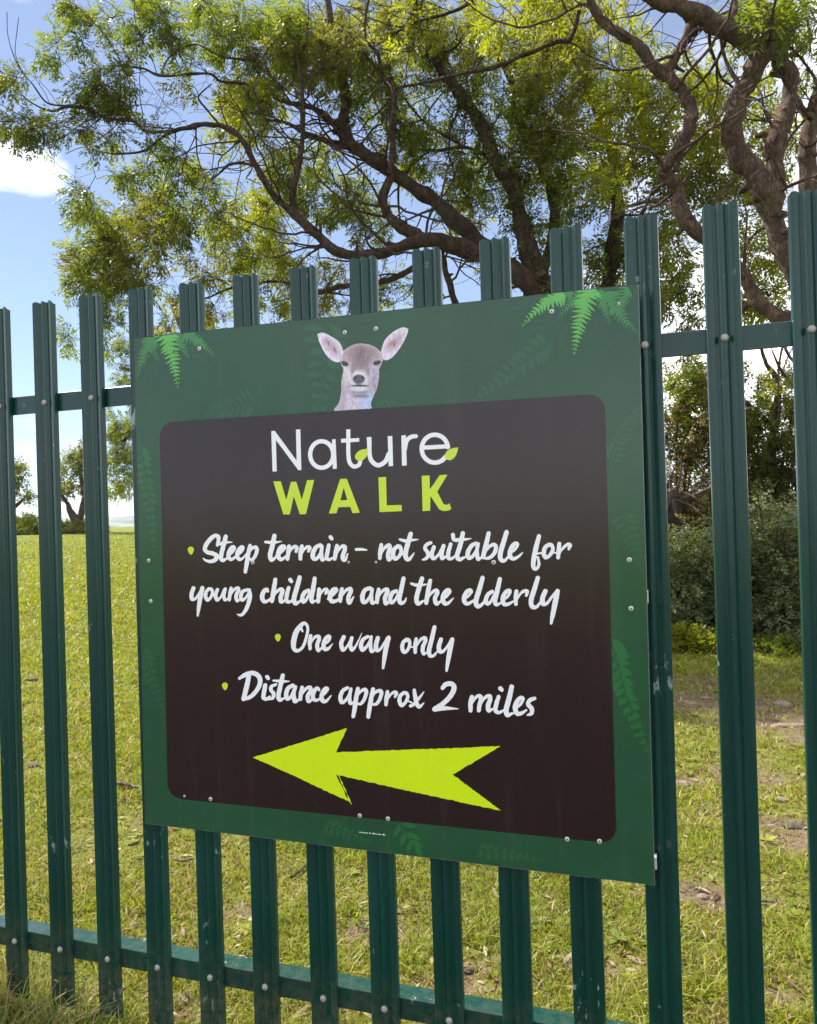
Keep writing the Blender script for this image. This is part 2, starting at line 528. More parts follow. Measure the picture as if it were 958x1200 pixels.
def make_pale(ztop, var):
    n = len(PROF)
    rows = [(Z_BOT, 0), (0.5, 0), (1.0, 0), (1.5, 0), (ztop - 0.012, 0), (ztop - 0.005, 1), (ztop, 2)]
    V, F = [], []
    for side in (0, 1):
        for z, cap in rows:
            for i, (a, b_) in enumerate(PROF):
                zz = z
                e = abs(a)
                if cap:
                    edge = max(0.0, (e - 0.024) / 0.010)
                    dip = 0.0035 * math.exp(-((e - 0.0105) / 0.006) ** 2)
                    zz = z - (0.009 * edge ** 2 if cap == 2 else 0.004 * edge ** 2) - (dip if cap == 2 else 0)
                bend = var * 0.0012 * math.sin(z * 3 + var * 9)
                V.append((a + bend, b_ + (0.0027 if side else 0), zz))
    R = len(rows)
    off = R * n
    for r_ in range(R - 1):
        for i in range(n - 1):
            k = r_ * n + i
            F.append((k, k + 1, k + n + 1, k + n))
            F.append((off + k + 1, off + k, off + k + n, off + k + n + 1))
        for i in (0, n - 1):
            k = r_ * n + i
            q = (k, k + n, off + k + n, off + k)
            F.append(q if i == 0 else q[::-1])
    for r_ in (0, R - 1):
        for i in range(n - 1):
            k = r_ * n + i
            q = (k, k + 1, off + k + 1, off + k)
            F.append(q[::-1] if r_ else q)
    me = mesh_py('pale', V, F)
    for p in me.polygons:
        p.use_smooth = True
    me.set_sharp_from_angle(angle=math.radians(38))
    return me


def dome(name, r, h, seg=14, flat=0.0):
    V, F = [], []
    rings = [(r, 0.0), (r, -h * .25), (r * .93, -h * .55), (r * .72, -h * .85), (r * .38, -h)]
    for rr, y in rings:
        for s in range(seg):
            t = 2 * math.pi * s / seg
            V.append((rr * math.cos(t), y, rr * math.sin(t)))
    for k in range(len(rings) - 1):
        for s in range(seg):
            F.append((k * seg + s, k * seg + (s + 1) % seg, (k + 1) * seg + (s + 1) % seg, (k + 1) * seg + s))
    F.append(tuple((len(rings) - 1) * seg + s for s in range(seg)))
    F.append(tuple(reversed(range(seg))))
    return mesh_py(name, V, F, True)


fence = empty('palisade_fence', (1.0, 0, 0))
tag(fence, 'dark green steel palisade fence that carries the nature walk sign', 'fence')
bolt_me = dome('bolt', 0.0080, 0.0058)
TOPDZ = {1: -.002, 2: -.003, 3: -.001, 4: .003, 5: .0035, 6: .0045, 7: .003, 8: .0035, 9: .003, 10: 0, 11: -.001, 12: -.002, 13: -.003}
for k in range(-5, 19):
    dz = TOPDZ.get(k, random.uniform(-.003, .003))
    pl = obj('pale', make_pale(Z_TOP - dz, random.uniform(-1, 1)), M_PAINT, fence)
    pl.location = (k * PITCHM - 1.0 + 1.0, random.uniform(-.0008, .0008), 0)
    pl.rotation_euler = (0, random.uniform(-.0012, .0012), random.uniform(-.012, .012))
    for zb in (Z_TB, Z_BB):
        bo = obj('bolt', bolt_me, M_BOLT)
        bo.parent = pl
        bo.location = (0, -.0038, zb + random.uniform(-.002, .002))
        bo.rotation_euler = (0, random.uniform(0, 3), 0)


def box(x0, x1, y0, y1, z0, z1):
    V = [(x, y, z) for z in (z0, z1) for y in (y0, y1) for x in (x0, x1)]
    F = [(0, 2, 3, 1), (4, 5, 7, 6), (0, 1, 5, 4), (2, 6, 7, 3), (0, 4, 6, 2), (1, 3, 7, 5)]
    return V, F


def angle_rail(zc):
    """50 mm angle iron, vertical leg at the back of the pales, flange on top pointing away"""
    y0, y1 = 0.0105, 0.0605
    t, h = 0.006, 0.025
    pts = [(y0, zc - h), (y0 + t, zc - h), (y0 + t, zc + h - t), (y1, zc + h - t), (y1, zc + h), (y0 + .0015, zc + h), (y0, zc + h - .0015)]
    V = [(x, a, b_) for x in (-0.86, 2.87) for a, b_ in pts]
    n = len(pts)
    F = [tuple(range(n)), tuple(reversed(range(n, 2 * n)))] + [((i + 1) % n, i, n + i, n + (i + 1) % n) for i in range(n)]
    return mesh_py('rail', V, F)


for zc in (Z_TB, Z_BB):
    obj('rail', angle_rail(zc), M_PAINT, fence)
for xp in (-0.47, 2.32):                     # I-section posts just outside the picture
    V, F = [], []
    for b_ in ((xp - .038, xp + .038, .0615, .0665, -.1, Z_TB + .08), (xp - .038, xp + .038, .140, .145, -.1, Z_TB + .08), (xp - .0025, xp + .0025, .0665, .140, -.1, Z_TB + .08)):
        v, f = box(*b_)
        F += [tuple(i + len(V) for i in q) for q in f]
        V += v
    obj('post', mesh_py('post', V, F), M_PAINT, fence)

# ------------------------------------------------------------------ sign artwork
YS = -0.030                                  # front face of the sign panel


def sg(px, py, lift=0.0):
    p = at(px, py, YS)
    return (p[0], YS - lift, p[2])


def catmull(P, n=7):
    P = np.asarray(P, float)
    if len(P) == 2:
        t = np.linspace(0, 1, n + 1)[:, None]
        return P[0] * (1 - t) + P[1] * t
    Q = np.vstack([2 * P[0] - P[1], P, 2 * P[-1] - P[-2]])
    out = []
    for i in range(1, len(Q) - 2):
        p0, p1, p2, p3 = Q[i - 1], Q[i], Q[i + 1], Q[i + 2]
        for t in np.arange(n) / n:
            out.append(0.5 * ((2 * p1) + (-p0 + p2) * t + (2 * p0 - 5 * p1 + 4 * p2 - p3) * t * t + (-p0 + 3 * p1 - 3 * p2 + p3) * t ** 3))
    out.append(P[-1])
    return np.array(out)


class Raster:
    """signed field over a patch of the photograph's pixels, turned into one clean flat mesh"""

    def __init__(s, x0, y0, x1, y1, res=0.4):
        s.x, s.y, s.res = np.arange(x0, x1 + res, res), np.arange(y0, y1 + res, res), res
        s.F = np.full((len(s.y), len(s.x)), -9.0)

    def _win(s, x0, y0, x1, y1):
        i0, i1 = np.searchsorted(s.x, [x0, x1]); j0, j1 = np.searchsorted(s.y, [y0, y1])
        return slice(max(j0 - 1, 0), j1 + 1), slice(max(i0 - 1, 0), i1 + 1)

    def stroke(s, pts, n=7):
        """pts (x, y, width)"""
        c = catmull(pts, n)
        for a, b_ in zip(c[:-1], c[1:]):
            w = max(a[2], b_[2]) / 2 + 1.5
            js, is_ = s._win(min(a[0], b_[0]) - w, min(a[1], b_[1]) - w, max(a[0], b_[0]) + w, max(a[1], b_[1]) + w)
            X, Y = np.meshgrid(s.x[is_], s.y[js])
            dx, dy = b_[0] - a[0], b_[1] - a[1]
            L = dx * dx + dy * dy + 1e-9
            t = np.clip(((X - a[0]) * dx + (Y - a[1]) * dy) / L, 0, 1)
            d = (a[2] * (1 - t) + b_[2] * t) / 2 - np.hypot(X - a[0] - t * dx, Y - a[1] - t * dy)
            s.F[js, is_] = np.maximum(s.F[js, is_], d)

    def poly(s, *rings):
        A = np.vstack(rings)
        js, is_ = s._win(A[:, 0].min() - 2, A[:, 1].min() - 2, A[:, 0].max() + 2, A[:, 1].max() + 2)
        X, Y = np.meshgrid(s.x[is_], s.y[js])
        ins = np.zeros(X.shape, bool)
        dm = np.full(X.shape, 99.0)
        for R in rings:
            R = np.asarray(R, float)
            for a, b_ in zip(R, np.roll(R, -1, 0)):
                c = (a[1] > Y) != (b_[1] > Y)
                with np.errstate(divide='ignore', invalid='ignore'):
                    xi = (b_[0] - a[0]) * (Y - a[1]) / (b_[1] - a[1] + 1e-12) + a[0]
                ins ^= c & (X < xi)
                d = b_ - a
                t = np.clip(((X - a[0]) * d[0] + (Y - a[1]) * d[1]) / (d @ d + 1e-9), 0, 1)
                dm = np.minimum(dm, np.hypot(X - a[0] - t * d[0], Y - a[1] - t * d[1]))
        s.F[js, is_] = np.maximum(s.F[js, is_], np.where(ins, dm, -dm))

    def rough(s, amp, freq, seed):
        X, Y = np.meshgrid(s.x, s.y)
        s.F = s.F + amp * (fbm(X * freq, Y * freq, seed, 3) - 0.5) * 2
        return s

    def mesh(s, name, lift):
        F, x, y = s.F, s.x, s.y
        I = F > 0
        c4 = I[:-1, :-1].astype(int) + I[:-1, 1:] + I[1:, 1:] + I[1:, :-1]
        V, Fc = [], []
        full = c4 == 4
        for j in range(full.shape[0]):
            row = full[j]
            if not row.any():
                continue
            d = np.diff(np.concatenate([[0], row.astype(np.int8), [0]]))
            for a, b_ in zip(np.where(d == 1)[0], np.where(d == -1)[0]):
                for c in range(a, b_, 16):
                    e = min(c + 16, b_)
                    k = len(V)
                    V += [(x[c], y[j]), (x[e], y[j]), (x[e], y[j + 1]), (x[c], y[j + 1])]
                    Fc.append((k + 3, k + 2, k + 1, k))
        for j, i in zip(*np.where((c4 > 0) & (c4 < 4))):
            cs = [(i, j), (i + 1, j), (i + 1, j + 1), (i, j + 1)]
            pl_ = []
            for q in range(4):
                (ia, ja), (ib, jb) = cs[q], cs[(q + 1) % 4]
                fa, fb = F[ja, ia], F[jb, ib]
                if fa > 0:
                    pl_.append((x[ia], y[ja]))
                if (fa > 0) != (fb > 0):
                    t = fa / (fa - fb)
                    pl_.append((x[ia] + (x[ib] - x[ia]) * t, y[ja] + (y[jb] - y[ja]) * t))
            if len(pl_) >= 3:
                k = len(V)
                V += pl_
                Fc.append(tuple(range(k + len(pl_) - 1, k - 1, -1)))
        W = [sg(a, b_, lift) for a, b_ in V]
        return mesh_py(name, W, Fc)


def zoomed(pts, ox, oy, s):
    return [(ox + p[0] / s, oy + p[1] / s) + ((p[2] / s,) if len(p) > 2 else ()) for p in pts]


def W_(pts, ws):
    """give a list of points a list of widths (resampled)"""
    ws = np.interp(np.linspace(0, 1, len(pts)), np.linspace(0, 1, len(ws)), ws) * 1.08
    return [(p[0], p[1], w) for p, w in zip(pts, ws)]


E_ = (15, 20, 26, 29, 34, 37, 34, 28, 16)
N1, N2 = (30, 35, 30), (12, 23, 31, 33, 35, 31, 16)
O_ = (29, 32, 36, 33, 28, 29, 29, 26)
T_ = (35, 38, 37, 33, 17)
A1, A2 = (30, 33, 37, 34, 27, 22, 22), (27, 31, 31, 15)
R1, R2 = (31, 35, 30), (12, 20, 28, 30, 23)
L_ = (35, 39, 39, 35, 26, 14)
I_ = (29, 33, 31, 25, 14)
Y1, Y2 = (37, 39, 37, 25, 22, 30), (38, 42, 37, 21)
B_ = (14, 23, 31, 33, 32, 27, 19)
D_ = (29, 33, 35, 31, 23, 21)
U1, U2 = (32, 35, 31, 21, 25), (31, 33, 29, 15)
WORDS = [
    # (crop origin x, y, crop scale, strokes)
    (215, 615, 8.709, [
        ([(348, 208), (362, 135), (335, 110), (288, 135), (240, 195), (222, 248), (248, 280), (300, 292), (340, 315), (330, 355), (285, 374), (235, 365), (205, 345)], (26, 38, 36, 40, 42, 40, 38, 40, 44, 40, 34, 24, 12)),
        ([(435, 120), (415, 200), (392, 290), (386, 342), (410, 364), (452, 335)], (40, 42, 42, 40, 32, 18)), ([(368, 195), (430, 180), (500, 178)], (30, 27, 9)),
        ([(455, 318), (500, 285), (525, 243), (513, 224), (490, 238), (465, 287), (467, 335), (492, 354), (530, 328), (556, 300)], (15, 20, 26, 30, 36, 39, 37, 30, 20, 14)),
        ([(548, 318), (590, 282), (614, 242), (602, 224), (577, 242), (554, 290), (556, 335), (582, 354), (615, 335), (642, 300)], (15, 20, 26, 30, 36, 39, 37, 30, 20, 14)),
        ([(682, 212), (668, 280), (650, 390), (636, 480)], (33, 39, 41, 33)), ([(655, 322), (692, 252), (735, 228), (754, 255), (735, 320), (702, 355), (675, 350)], (14, 26, 34, 36, 34, 28, 19))]),
    (305, 615, 7.369, [
        ([(125, 95), (105, 190), (88, 260), (100, 303), (137, 282)], T_), ([(47, 148), (110, 153), (188, 143)], (20, 27, 7)),
        ([(138, 272), (185, 237), (214, 198), (200, 183), (175, 202), (158, 250), (166, 288), (190, 298), (226, 270)], E_),
        ([(252, 185), (245, 240), (238, 295)], R1), ([(246, 262), (270, 212), (300, 188), (318, 200), (312, 233)], R2),
        ([(362, 185), (352, 240), (350, 295)], R1), ([(355, 266), (380, 216), (410, 192), (430, 198), (420, 228)], R2),
        ([(520, 175), (482, 197), (457, 250), (461, 288), (490, 293), (525, 240), (536, 188)], A1), ([(536, 185), (530, 240), (537, 300), (566, 293)], A2),
        ([(595, 175), (585, 230), (576, 285), (602, 300), (632, 282)], I_), ([(610, 106), (620, 120)], (32, 30)),
        ([(665, 180), (655, 240), (646, 295)], N1), ([(650, 272), (690, 202), (725, 184), (735, 207), (718, 260), (716, 292), (736, 304), (760, 248)], (12, 23, 31, 33, 35, 33, 26, 9)),
        ([(830, 213), (875, 212), (922, 217)], (22, 23, 11))]),
    (435, 610, 7.369, [
        ([(90, 210), (82, 270), (78, 325)], N1), ([(80, 302), (115, 242), (150, 214), (165, 228), (150, 290), (157, 338), (192, 308)], N2),
        ([(238, 222), (206, 242), (191, 290), (206, 328), (236, 318), (261, 275), (254, 228), (230, 218)], O_), ([(258, 290), (290, 296)], (13, 13)),
        ([(345, 115), (320, 200), (300, 280), (306, 328), (335, 332), (374, 280)], (35, 39, 39, 36, 27, 9)), ([(250, 163), (300, 176), (345, 170), (410, 163)], (17, 27, 24, 7)),
        ([(518, 192), (482, 208), (467, 240), (490, 274), (494, 308), (470, 332), (446, 338)], (26, 29, 29, 31, 31, 23, 11)),
        ([(545, 230), (526, 290), (541, 328), (580, 300), (625, 224)], U1), ([(628, 218), (612, 280), (616, 328), (650, 308)], U2),
        ([(690, 205), (671, 270), (669, 322), (700, 328), (732, 300)], I_), ([(709, 124), (716, 160), (740, 174)], (32, 30, 24)),
        ([(795, 110), (770, 220), (746, 300), (765, 336), (812, 316)], T_), ([(715, 166), (780, 166), (868, 155)], (24, 27, 8)),
        ([(905, 198), (866, 222), (837, 280), (847, 323), (880, 308), (915, 250), (925, 204)], A1), ([(926, 200), (916, 270), (926, 332), (956, 318)], A2)]),
    (550, 610, 7.369, [
        ([(170, 110), (145, 220), (121, 316)], (33, 39, 35)), ([(128, 292), (170, 232), (213, 208), (234, 232), (215, 288), (176, 322), (138, 326)], B_),
        ([(325, 100), (295, 200), (270, 290), (277, 338), (310, 346), (345, 300)], L_),
        ([(345, 292), (395, 252), (420, 209), (402, 197), (371, 227), (353, 280), (363, 320), (396, 328), (440, 300), (466, 274)], (15, 20, 26, 29, 35, 37, 35, 28, 18, 7)),
        ([(605, 134), (580, 230), (560, 330), (556, 398), (580, 418), (604, 380), (596, 318)], (33, 39, 39, 35, 27, 24, 19)), ([(588, 287), (642, 276)], (16, 15)),
        ([(700, 208), (661, 228), (646, 280), (661, 318), (694, 303), (724, 255), (715, 213), (690, 204)], O_), ([(720, 272), (756, 282)], (14, 13)),
        ([(780, 200), (775, 260), (770, 320)], R1), ([(778, 292), (810, 242), (850, 208), (874, 213), (863, 246)], R2)]),
    (215, 665, 8.709, [
        ([(105, 210), (86, 270), (91, 322), (125, 318), (165, 260), (195, 214)], Y1), ([(196, 210), (176, 300), (161, 400), (148, 492)], (40, 44, 37, 20)),
        ([(265, 218), (236, 247), (229, 300), (250, 333), (280, 308), (299, 260), (290, 224), (262, 215)], O_), ([(297, 287), (326, 288)], (14, 14)),
        ([(350, 226), (331, 280), (346, 332), (385, 300), (420, 225)], U1), ([(430, 220), (415, 280), (426, 332), (456, 318)], U2),
        ([(490, 210), (478, 270), (471, 330)], N1), ([(475, 302), (515, 232), (555, 209), (566, 228), (541, 290), (551, 340), (582, 322)], N2),
        ([(652, 228), (606, 247), (589, 300), (601, 333), (640, 308), (675, 242)], D_), ([(676, 228), (682, 300), (657, 395), (618, 465), (585, 487), (552, 478)], (30, 40, 38, 32, 26, 10))]),
    (300, 665, 7.369, [
        ([(104, 206), (98, 190), (74, 202), (56, 247), (66, 288), (96, 293), (132, 264)], (22, 28, 34, 37, 34, 25, 14)),
        ([(170, 105), (155, 200), (141, 290)], (32, 37, 33)), ([(148, 262), (185, 207), (220, 188), (232, 207), (215, 260), (222, 297), (252, 283)], N2),
        ([(285, 175), (271, 230), (266, 286), (290, 298), (322, 278)], I_), ([(298, 106), (308, 120)], (32, 30)),
        ([(380, 86), (355, 180), (331, 268), (345, 310), (388, 288)], (35, 39, 39, 34, 17)),
        ([(456, 198), (421, 217), (402, 265), (413, 297), (440, 274), (466, 217)], D_), ([(510, 95), (495, 190), (481, 268), (491, 298), (518, 286)], (33, 37, 35, 28, 14)),
        ([(548, 190), (545, 240), (541, 295)], R1), ([(545, 262), (575, 207), (605, 188), (618, 202), (606, 224)], R2),
        ([(622, 272), (675, 232), (700, 194), (682, 183), (656, 207), (641, 255), (656, 292), (690, 290), (722, 268)], E_),
        ([(745, 186), (735, 240), (731, 290)], N1), ([(733, 267), (775, 202), (815, 184), (822, 207), (801, 260), (810, 306), (848, 250)], (12, 23, 31, 33, 35, 31, 8))]),
    (415, 665, 7.369, [
        ([(140, 178), (96, 197), (74, 250), (82, 298), (110, 293), (145, 240), (156, 190)], A1), ([(159, 188), (151, 250), (161, 306), (192, 292)], A2),
        ([(215, 190), (205, 250), (201, 300)], N1), ([(203, 272), (245, 207), (280, 188), (292, 207), (271, 260), (276, 312), (308, 292)], N2),
        ([(366, 203), (331, 222), (314, 270), (326, 303), (355, 283), (386, 222)], D_), ([(430, 95), (410, 190), (393, 268), (405, 307), (435, 298), (455, 262)], (33, 37, 36, 32, 22, 9)),
        ([(590, 95), (560, 190), (541, 270), (556, 312), (602, 288)], T_), ([(497, 140), (555, 155), (625, 146)], (19, 27, 12)),
        ([(660, 114), (640, 210), (626, 305)], (32, 37, 33)), ([(633, 272), (675, 217), (710, 198), (722, 217), (701, 270), (715, 314), (757, 288)], N2),
        ([(752, 287), (800, 252), (830, 209), (813, 193), (786, 217), (769, 265), (781, 308), (815, 308), (862, 262)], (15, 20, 26, 29, 34, 37, 34, 26, 8))]),
    (535, 665, 7.369, [
        ([(75, 272), (110, 243), (131, 208), (118, 195), (91, 212), (69, 260), (76, 303), (106, 312), (157, 280)], E_),
        ([(228, 90), (200, 190), (171, 290), (185, 336), (225, 318), (247, 280)], L_),
        ([(311, 208), (276, 232), (257, 280), (271, 313), (300, 293), (331, 232)], D_), ([(378, 100), (355, 200), (336, 288), (350, 322), (387, 303)], (33, 38, 36, 29, 14)),
        ([(400, 287), (445, 252), (466, 209), (450, 198), (421, 222), (403, 270), (411, 313), (445, 318), (492, 293)], E_),
        ([(520, 205), (515, 260), (515, 316)], R1), ([(520, 287), (555, 227), (590, 203), (614, 208), (606, 242)], R2),
        ([(705, 90), (675, 190), (646, 290), (661, 341), (700, 336), (736, 285)], L_),
        ([(770, 205), (746, 265), (751, 313), (785, 308), (830, 250), (870, 209)], Y1), ([(876, 205), (856, 300), (836, 400), (820, 483)], Y2)]),
    (315, 720, 7.983, [
        ([(320, 158), (302, 118), (335, 80), (367, 120), (358, 200), (325, 298), (275, 340), (238, 318), (236, 250), (262, 160), (312, 95), (335, 80)], (16, 30, 26, 25, 25, 26, 30, 38, 46, 46, 35, 25)),
        ([(395, 200), (386, 260), (390, 320)], N1), ([(390, 282), (430, 217), (465, 204), (475, 228), (456, 285), (466, 338), (502, 308)], N2),
        ([(512, 288), (560, 252), (575, 214), (561, 203), (536, 227), (516, 280), (526, 323), (560, 320), (600, 274)], (15, 20, 26, 29, 34, 37, 34, 27, 7)),
        ([(705, 211), (681, 270), (696, 332), (735, 300), (775, 229)], (34, 37, 33, 21, 19)), ([(780, 219), (766, 280), (781, 332), (820, 290), (874, 175)], (31, 35, 33, 19, 6))]),
    (420, 720, 7.983, [
        ([(90, 208), (46, 237), (27, 290), (41, 333), (75, 308), (110, 252), (121, 210)], A1), ([(123, 210), (116, 280), (126, 346), (162, 326)], A2),
        ([(185, 221), (169, 280), (173, 332), (205, 328), (245, 270), (280, 219)], Y1), ([(286, 219), (263, 310), (246, 410), (235, 502)], Y2),
        ([(465, 238), (426, 257), (413, 310), (431, 353), (464, 333), (484, 280), (475, 240), (450, 232)], O_), ([(484, 307), (525, 302)], (14, 13)),
        ([(545, 230), (535, 290), (535, 355)], N1), ([(540, 312), (580, 242), (620, 219), (632, 243), (606, 310), (611, 366), (642, 358)], N2),
        ([(715, 120), (690, 230), (665, 330), (671, 382), (705, 387), (742, 345)], L_),
        ([(775, 236), (756, 300), (766, 347), (800, 343), (845, 285), (875, 239)], Y1), ([(881, 235), (861, 330), (843, 430), (828, 527)], Y2)]),
    (255, 780, 6.843, [
        ([(178, 102), (225, 74), (285, 60), (333, 86), (344, 135), (320, 193), (270, 248), (208, 273)], (22, 33, 35, 35, 34, 32, 30, 24)), ([(252, 92), (233, 180), (211, 265)], (33, 37, 32)),
        ([(385, 156), (376, 210), (371, 256), (395, 268), (422, 248)], I_), ([(399, 90), (408, 102)], (29, 27)),
        ([(470, 152), (436, 167), (431, 195), (452, 225), (446, 258), (416, 272)], (20, 25, 27, 28, 25, 12)),
        ([(525, 80), (505, 170), (491, 243), (501, 276), (537, 262)], (31, 33, 33, 29, 15)), ([(450, 120), (520, 126), (578, 126)], (15, 23, 7)),
        ([(606, 158), (569, 182), (552, 230), (561, 267), (590, 248), (616, 190)], (28, 31, 33, 29, 22, 19)), ([(626, 170), (613, 230), (623, 286), (652, 273)], A2),
        ([(680, 175), (669, 230), (666, 271)], (27, 31, 27)), ([(668, 252), (705, 192), (740, 174), (750, 198), (726, 245), (733, 287), (767, 268)], (11, 21, 28, 30, 31, 28, 14)),
        ([(816, 196), (808, 183), (789, 188), (769, 225), (771, 267), (800, 278), (832, 258)], (20, 25, 29, 33, 30, 22, 13)),
        ([(828, 257), (865, 222), (885, 189), (870, 181), (849, 207), (836, 250), (846, 283), (875, 283), (915, 240)], (13, 17, 22, 25, 30, 32, 30, 23, 7))]),
    (390, 780, 7.983, [
        ([(140, 208), (96, 237), (74, 295), (86, 343), (120, 328), (155, 272), (171, 220)], A1), ([(173, 218), (161, 290), (166, 352), (197, 343)], A2),
        ([(238, 216), (222, 300), (208, 400), (195, 475)], (34, 39, 39, 33)), ([(213, 322), (255, 252), (298, 224), (317, 243), (300, 310), (266, 356), (230, 357)], B_),
        ([(380, 221), (362, 310), (346, 400), (336, 480)], (34, 39, 39, 33)), ([(358, 322), (395, 257), (438, 234), (459, 253), (440, 320), (406, 361), (372, 360)], B_),
        ([(515, 246), (505, 310), (501, 365)], R1), ([(508, 332), (545, 272), (580, 249), (600, 259), (586, 291)], R2),
        ([(666, 258), (636, 282), (627, 330), (646, 372), (680, 348), (704, 295), (694, 260), (665, 252)], O_), ([(704, 330), (742, 346)], (14, 14)),
        ([(765, 231), (775, 290), (790, 358), (815, 385), (856, 348)], (29, 35, 37, 30, 9)), ([(856, 245), (815, 300), (760, 362), (730, 377)], (8, 23, 29, 27))]),
    (500, 780, 6.843, [
        ([(130, 180), (156, 152), (200, 146), (223, 176), (200, 235), (140, 300), (68, 348)], (30, 35, 37, 37, 37, 35, 36)), ([(66, 350), (150, 342), (255, 347)], (36, 31, 7)),
        ([(365, 251), (355, 300), (355, 360)], N1), ([(356, 322), (395, 257), (430, 244), (438, 272), (426, 320), (421, 360)], (12, 22, 30, 32, 32, 29)),
        ([(425, 332), (465, 262), (505, 244), (512, 272), (496, 320), (501, 361), (532, 348)], N2),
        ([(580, 250), (561, 310), (556, 362), (585, 376), (618, 358)], I_), ([(594, 182), (604, 194)], (32, 30)),
        ([(685, 170), (665, 260), (641, 350), (651, 396), (692, 382)], (35, 38, 38, 34, 17)),
        ([(706, 352), (755, 312), (775, 268), (756, 258), (729, 287), (713, 335), (726, 383), (760, 383), (802, 358)], E_),
        ([(868, 263), (831, 278), (816, 310), (845, 345), (843, 383), (810, 397)], (27, 31, 31, 33, 29, 13))]),
]

sign = empty('information_sign', (1.08, YS, CH - 0.77))
tag(sign, 'square green and dark brown nature walk sign with deer and lime arrow', 'sign')

# panel: thin aluminium composite sheet
TL, TR, BR, BL = at(156.5, 396, YS), at(749.0, 332, YS), at(768.0, 1038, YS), at(170.5, 965.5, YS)
th = 0.0032
pv = [TL, TR, BR, BL]
V = [(p[0], YS, p[2]) for p in pv] + [(p[0], YS + th, p[2]) for p in pv]
panel = obj('panel', mesh_py('panel', V, [(4, 5, 6, 7), (0, 1, 5, 4), (1, 2, 6, 5), (2, 3, 7, 6), (3, 0, 4, 7)]), M_EDGE, sign)
ins_ = 0.0012
cx_, cz_ = sum(p[0] for p in pv) / 4, sum(p[2] for p in pv) / 4
VF = [(p[0] - ins_ * np.sign(p[0] - cx_), YS - 0.0002, p[2] - ins_ * np.sign(p[2] - cz_)) for p in pv]
VF = VF + [(a, YS, c) for a, b_, c in VF]
obj('printed_face', mesh_py('printed_face', VF, [(3, 2, 1, 0), (0, 1, 5, 4), (1, 2, 6, 5), (2, 3, 7, 6), (3, 0, 4, 7)]), M_GREEN, sign)

# dark inset with rounded corners
inset_c = [(187, 495), (709, 461), (723, 989), (197, 935)]
ring = []
for q in range(4):
    p, a, b_ = [np.array(inset_c[k % 4], float) for k in (q, q - 1, q + 1)]
    R_ = 19 if q in (1, 2) else 16
    da, db = (a - p) / np.linalg.norm(a - p), (b_ - p) / np.linalg.norm(b_ - p)
    A_, B2 = p + da * R_, p + db * R_
    for t in np.linspace(0, 1, 9):
        ring.append((1 - t) ** 2 * A_ + 2 * t * (1 - t) * (p * 0.8 + (A_ + B2) * 0.1) + t * t * B2)
W = [sg(a, b_, 0.0005) for a, b_ in ring]
obj('text_panel', mesh_py('text_panel', W, [tuple(reversed(range(len(W))))]), M_BROWN, sign)

# hand-lettered lines, one part per line
lines = [('Steep terrain', (0, 1, 2, 3)), ('young children', (4, 5, 6, 7)), ('one way', (8, 9)), ('distance', (10, 11, 12))]
boxes = [(225, 612, 680, 682), (218, 664, 664, 736), (335, 722, 540, 792), (274, 782, 634, 848)]
for (nm, ids), bx_ in zip(lines, boxes):
    R = Raster(*bx_, res=0.42)
    for i in ids:
        ox, oy, s, st = WORDS[i]
        for pts, ws in st:
            R.stroke(zoomed(W_(pts, ws), ox, oy, s), 6)
    R.rough(0.32, 0.9, 3)
    obj('brush_lettering', R.mesh('brush_lettering', 0.0009), M_WHITE, sign)
# lime bullets in front of the lines
for bx_, by_, s in ((224, 645.5, 1), (326, 747.5, .95), (264, 804.5, .95)):
    R = Raster(bx_ - 8, by_ - 8, bx_ + 8, by_ + 9, 0.4)
    R.stroke([(bx_, by_ - 1.3 * s, 7.4 * s), (bx_ + .2, by_ + 2.2 * s, 4.4 * s)])
    obj('bullet', R.mesh('bullet', 0.0009), M_LIME2, sign)

# title: thin round letters
R = Raster(314, 494, 545, 560, 0.4)
z6, z7 = (310, 495, 7.983), (420, 495, 7.664)
R.poly(np.array(zoomed([(66, 82), (98, 78), (108, 108), (118, 458), (78, 460)], *z6)))
R.poly(np.array(zoomed([(66, 82), (98, 78), (348, 418), (346, 446), (320, 447), (70, 112)], *z6)))
R.poly(np.array(zoomed([(297, 68), (338, 64), (348, 446), (320, 447), (305, 420)], *z6)))
el = [(538 + 108 * math.cos(t), 300 + 124 * math.sin(t), 40) for t in np.linspace(0, 2 * math.pi, 25)]
R.stroke(zoomed(el, *z6), 3)
R.poly(np.array(zoomed([(634, 160), (668, 156), (680, 433), (642, 436)], *z6)))
R.stroke(zoomed([(787, 84, 38), (787, 190, 38), (788, 300, 39), (800, 375, 39), (838, 412, 38), (885, 398, 38), (902, 352, 36)], *z6), 6)
R.poly(np.array(zoomed([(768, 66), (806, 64), (806, 90), (768, 92)], *z6)))
R.poly(np.array(zoomed([(718, 154), (889, 146), (890, 180), (720, 190)], *z6)))
R.poly(np.array(zoomed([(78, 133), (120, 131), (122, 200), (82, 200)], *z7)))
R.stroke(zoomed([(101, 160, 40), (103, 280, 40), (124, 348, 40), (180, 385, 40), (244, 352, 40), (274, 285, 38)], *z7), 6)
R.poly(np.array(zoomed([(266, 124), (308, 121), (315, 391), (275, 394)], *z7)))
R.poly(np.array(zoomed([(389, 118), (431, 114), (437, 386), (395, 390)], *z7)))
R.stroke(zoomed([(424, 240, 30), (438, 165, 36), (478, 130, 38), (520, 124, 36)], *z7), 6)
el = [(690 + 118 * math.cos(t), 236 + 125 * math.sin(t), 40) for t in np.linspace(-0.12, -2 * math.pi + 0.62, 26)]
R.stroke(zoomed(el, *z7), 3)
R.poly(np.array(zoomed([(585, 208), (820, 196), (824, 232), (588, 246)], *z7)))
obj('title_lettering', R.mesh('title_lettering', 0.0009), M_WHITE, sign)
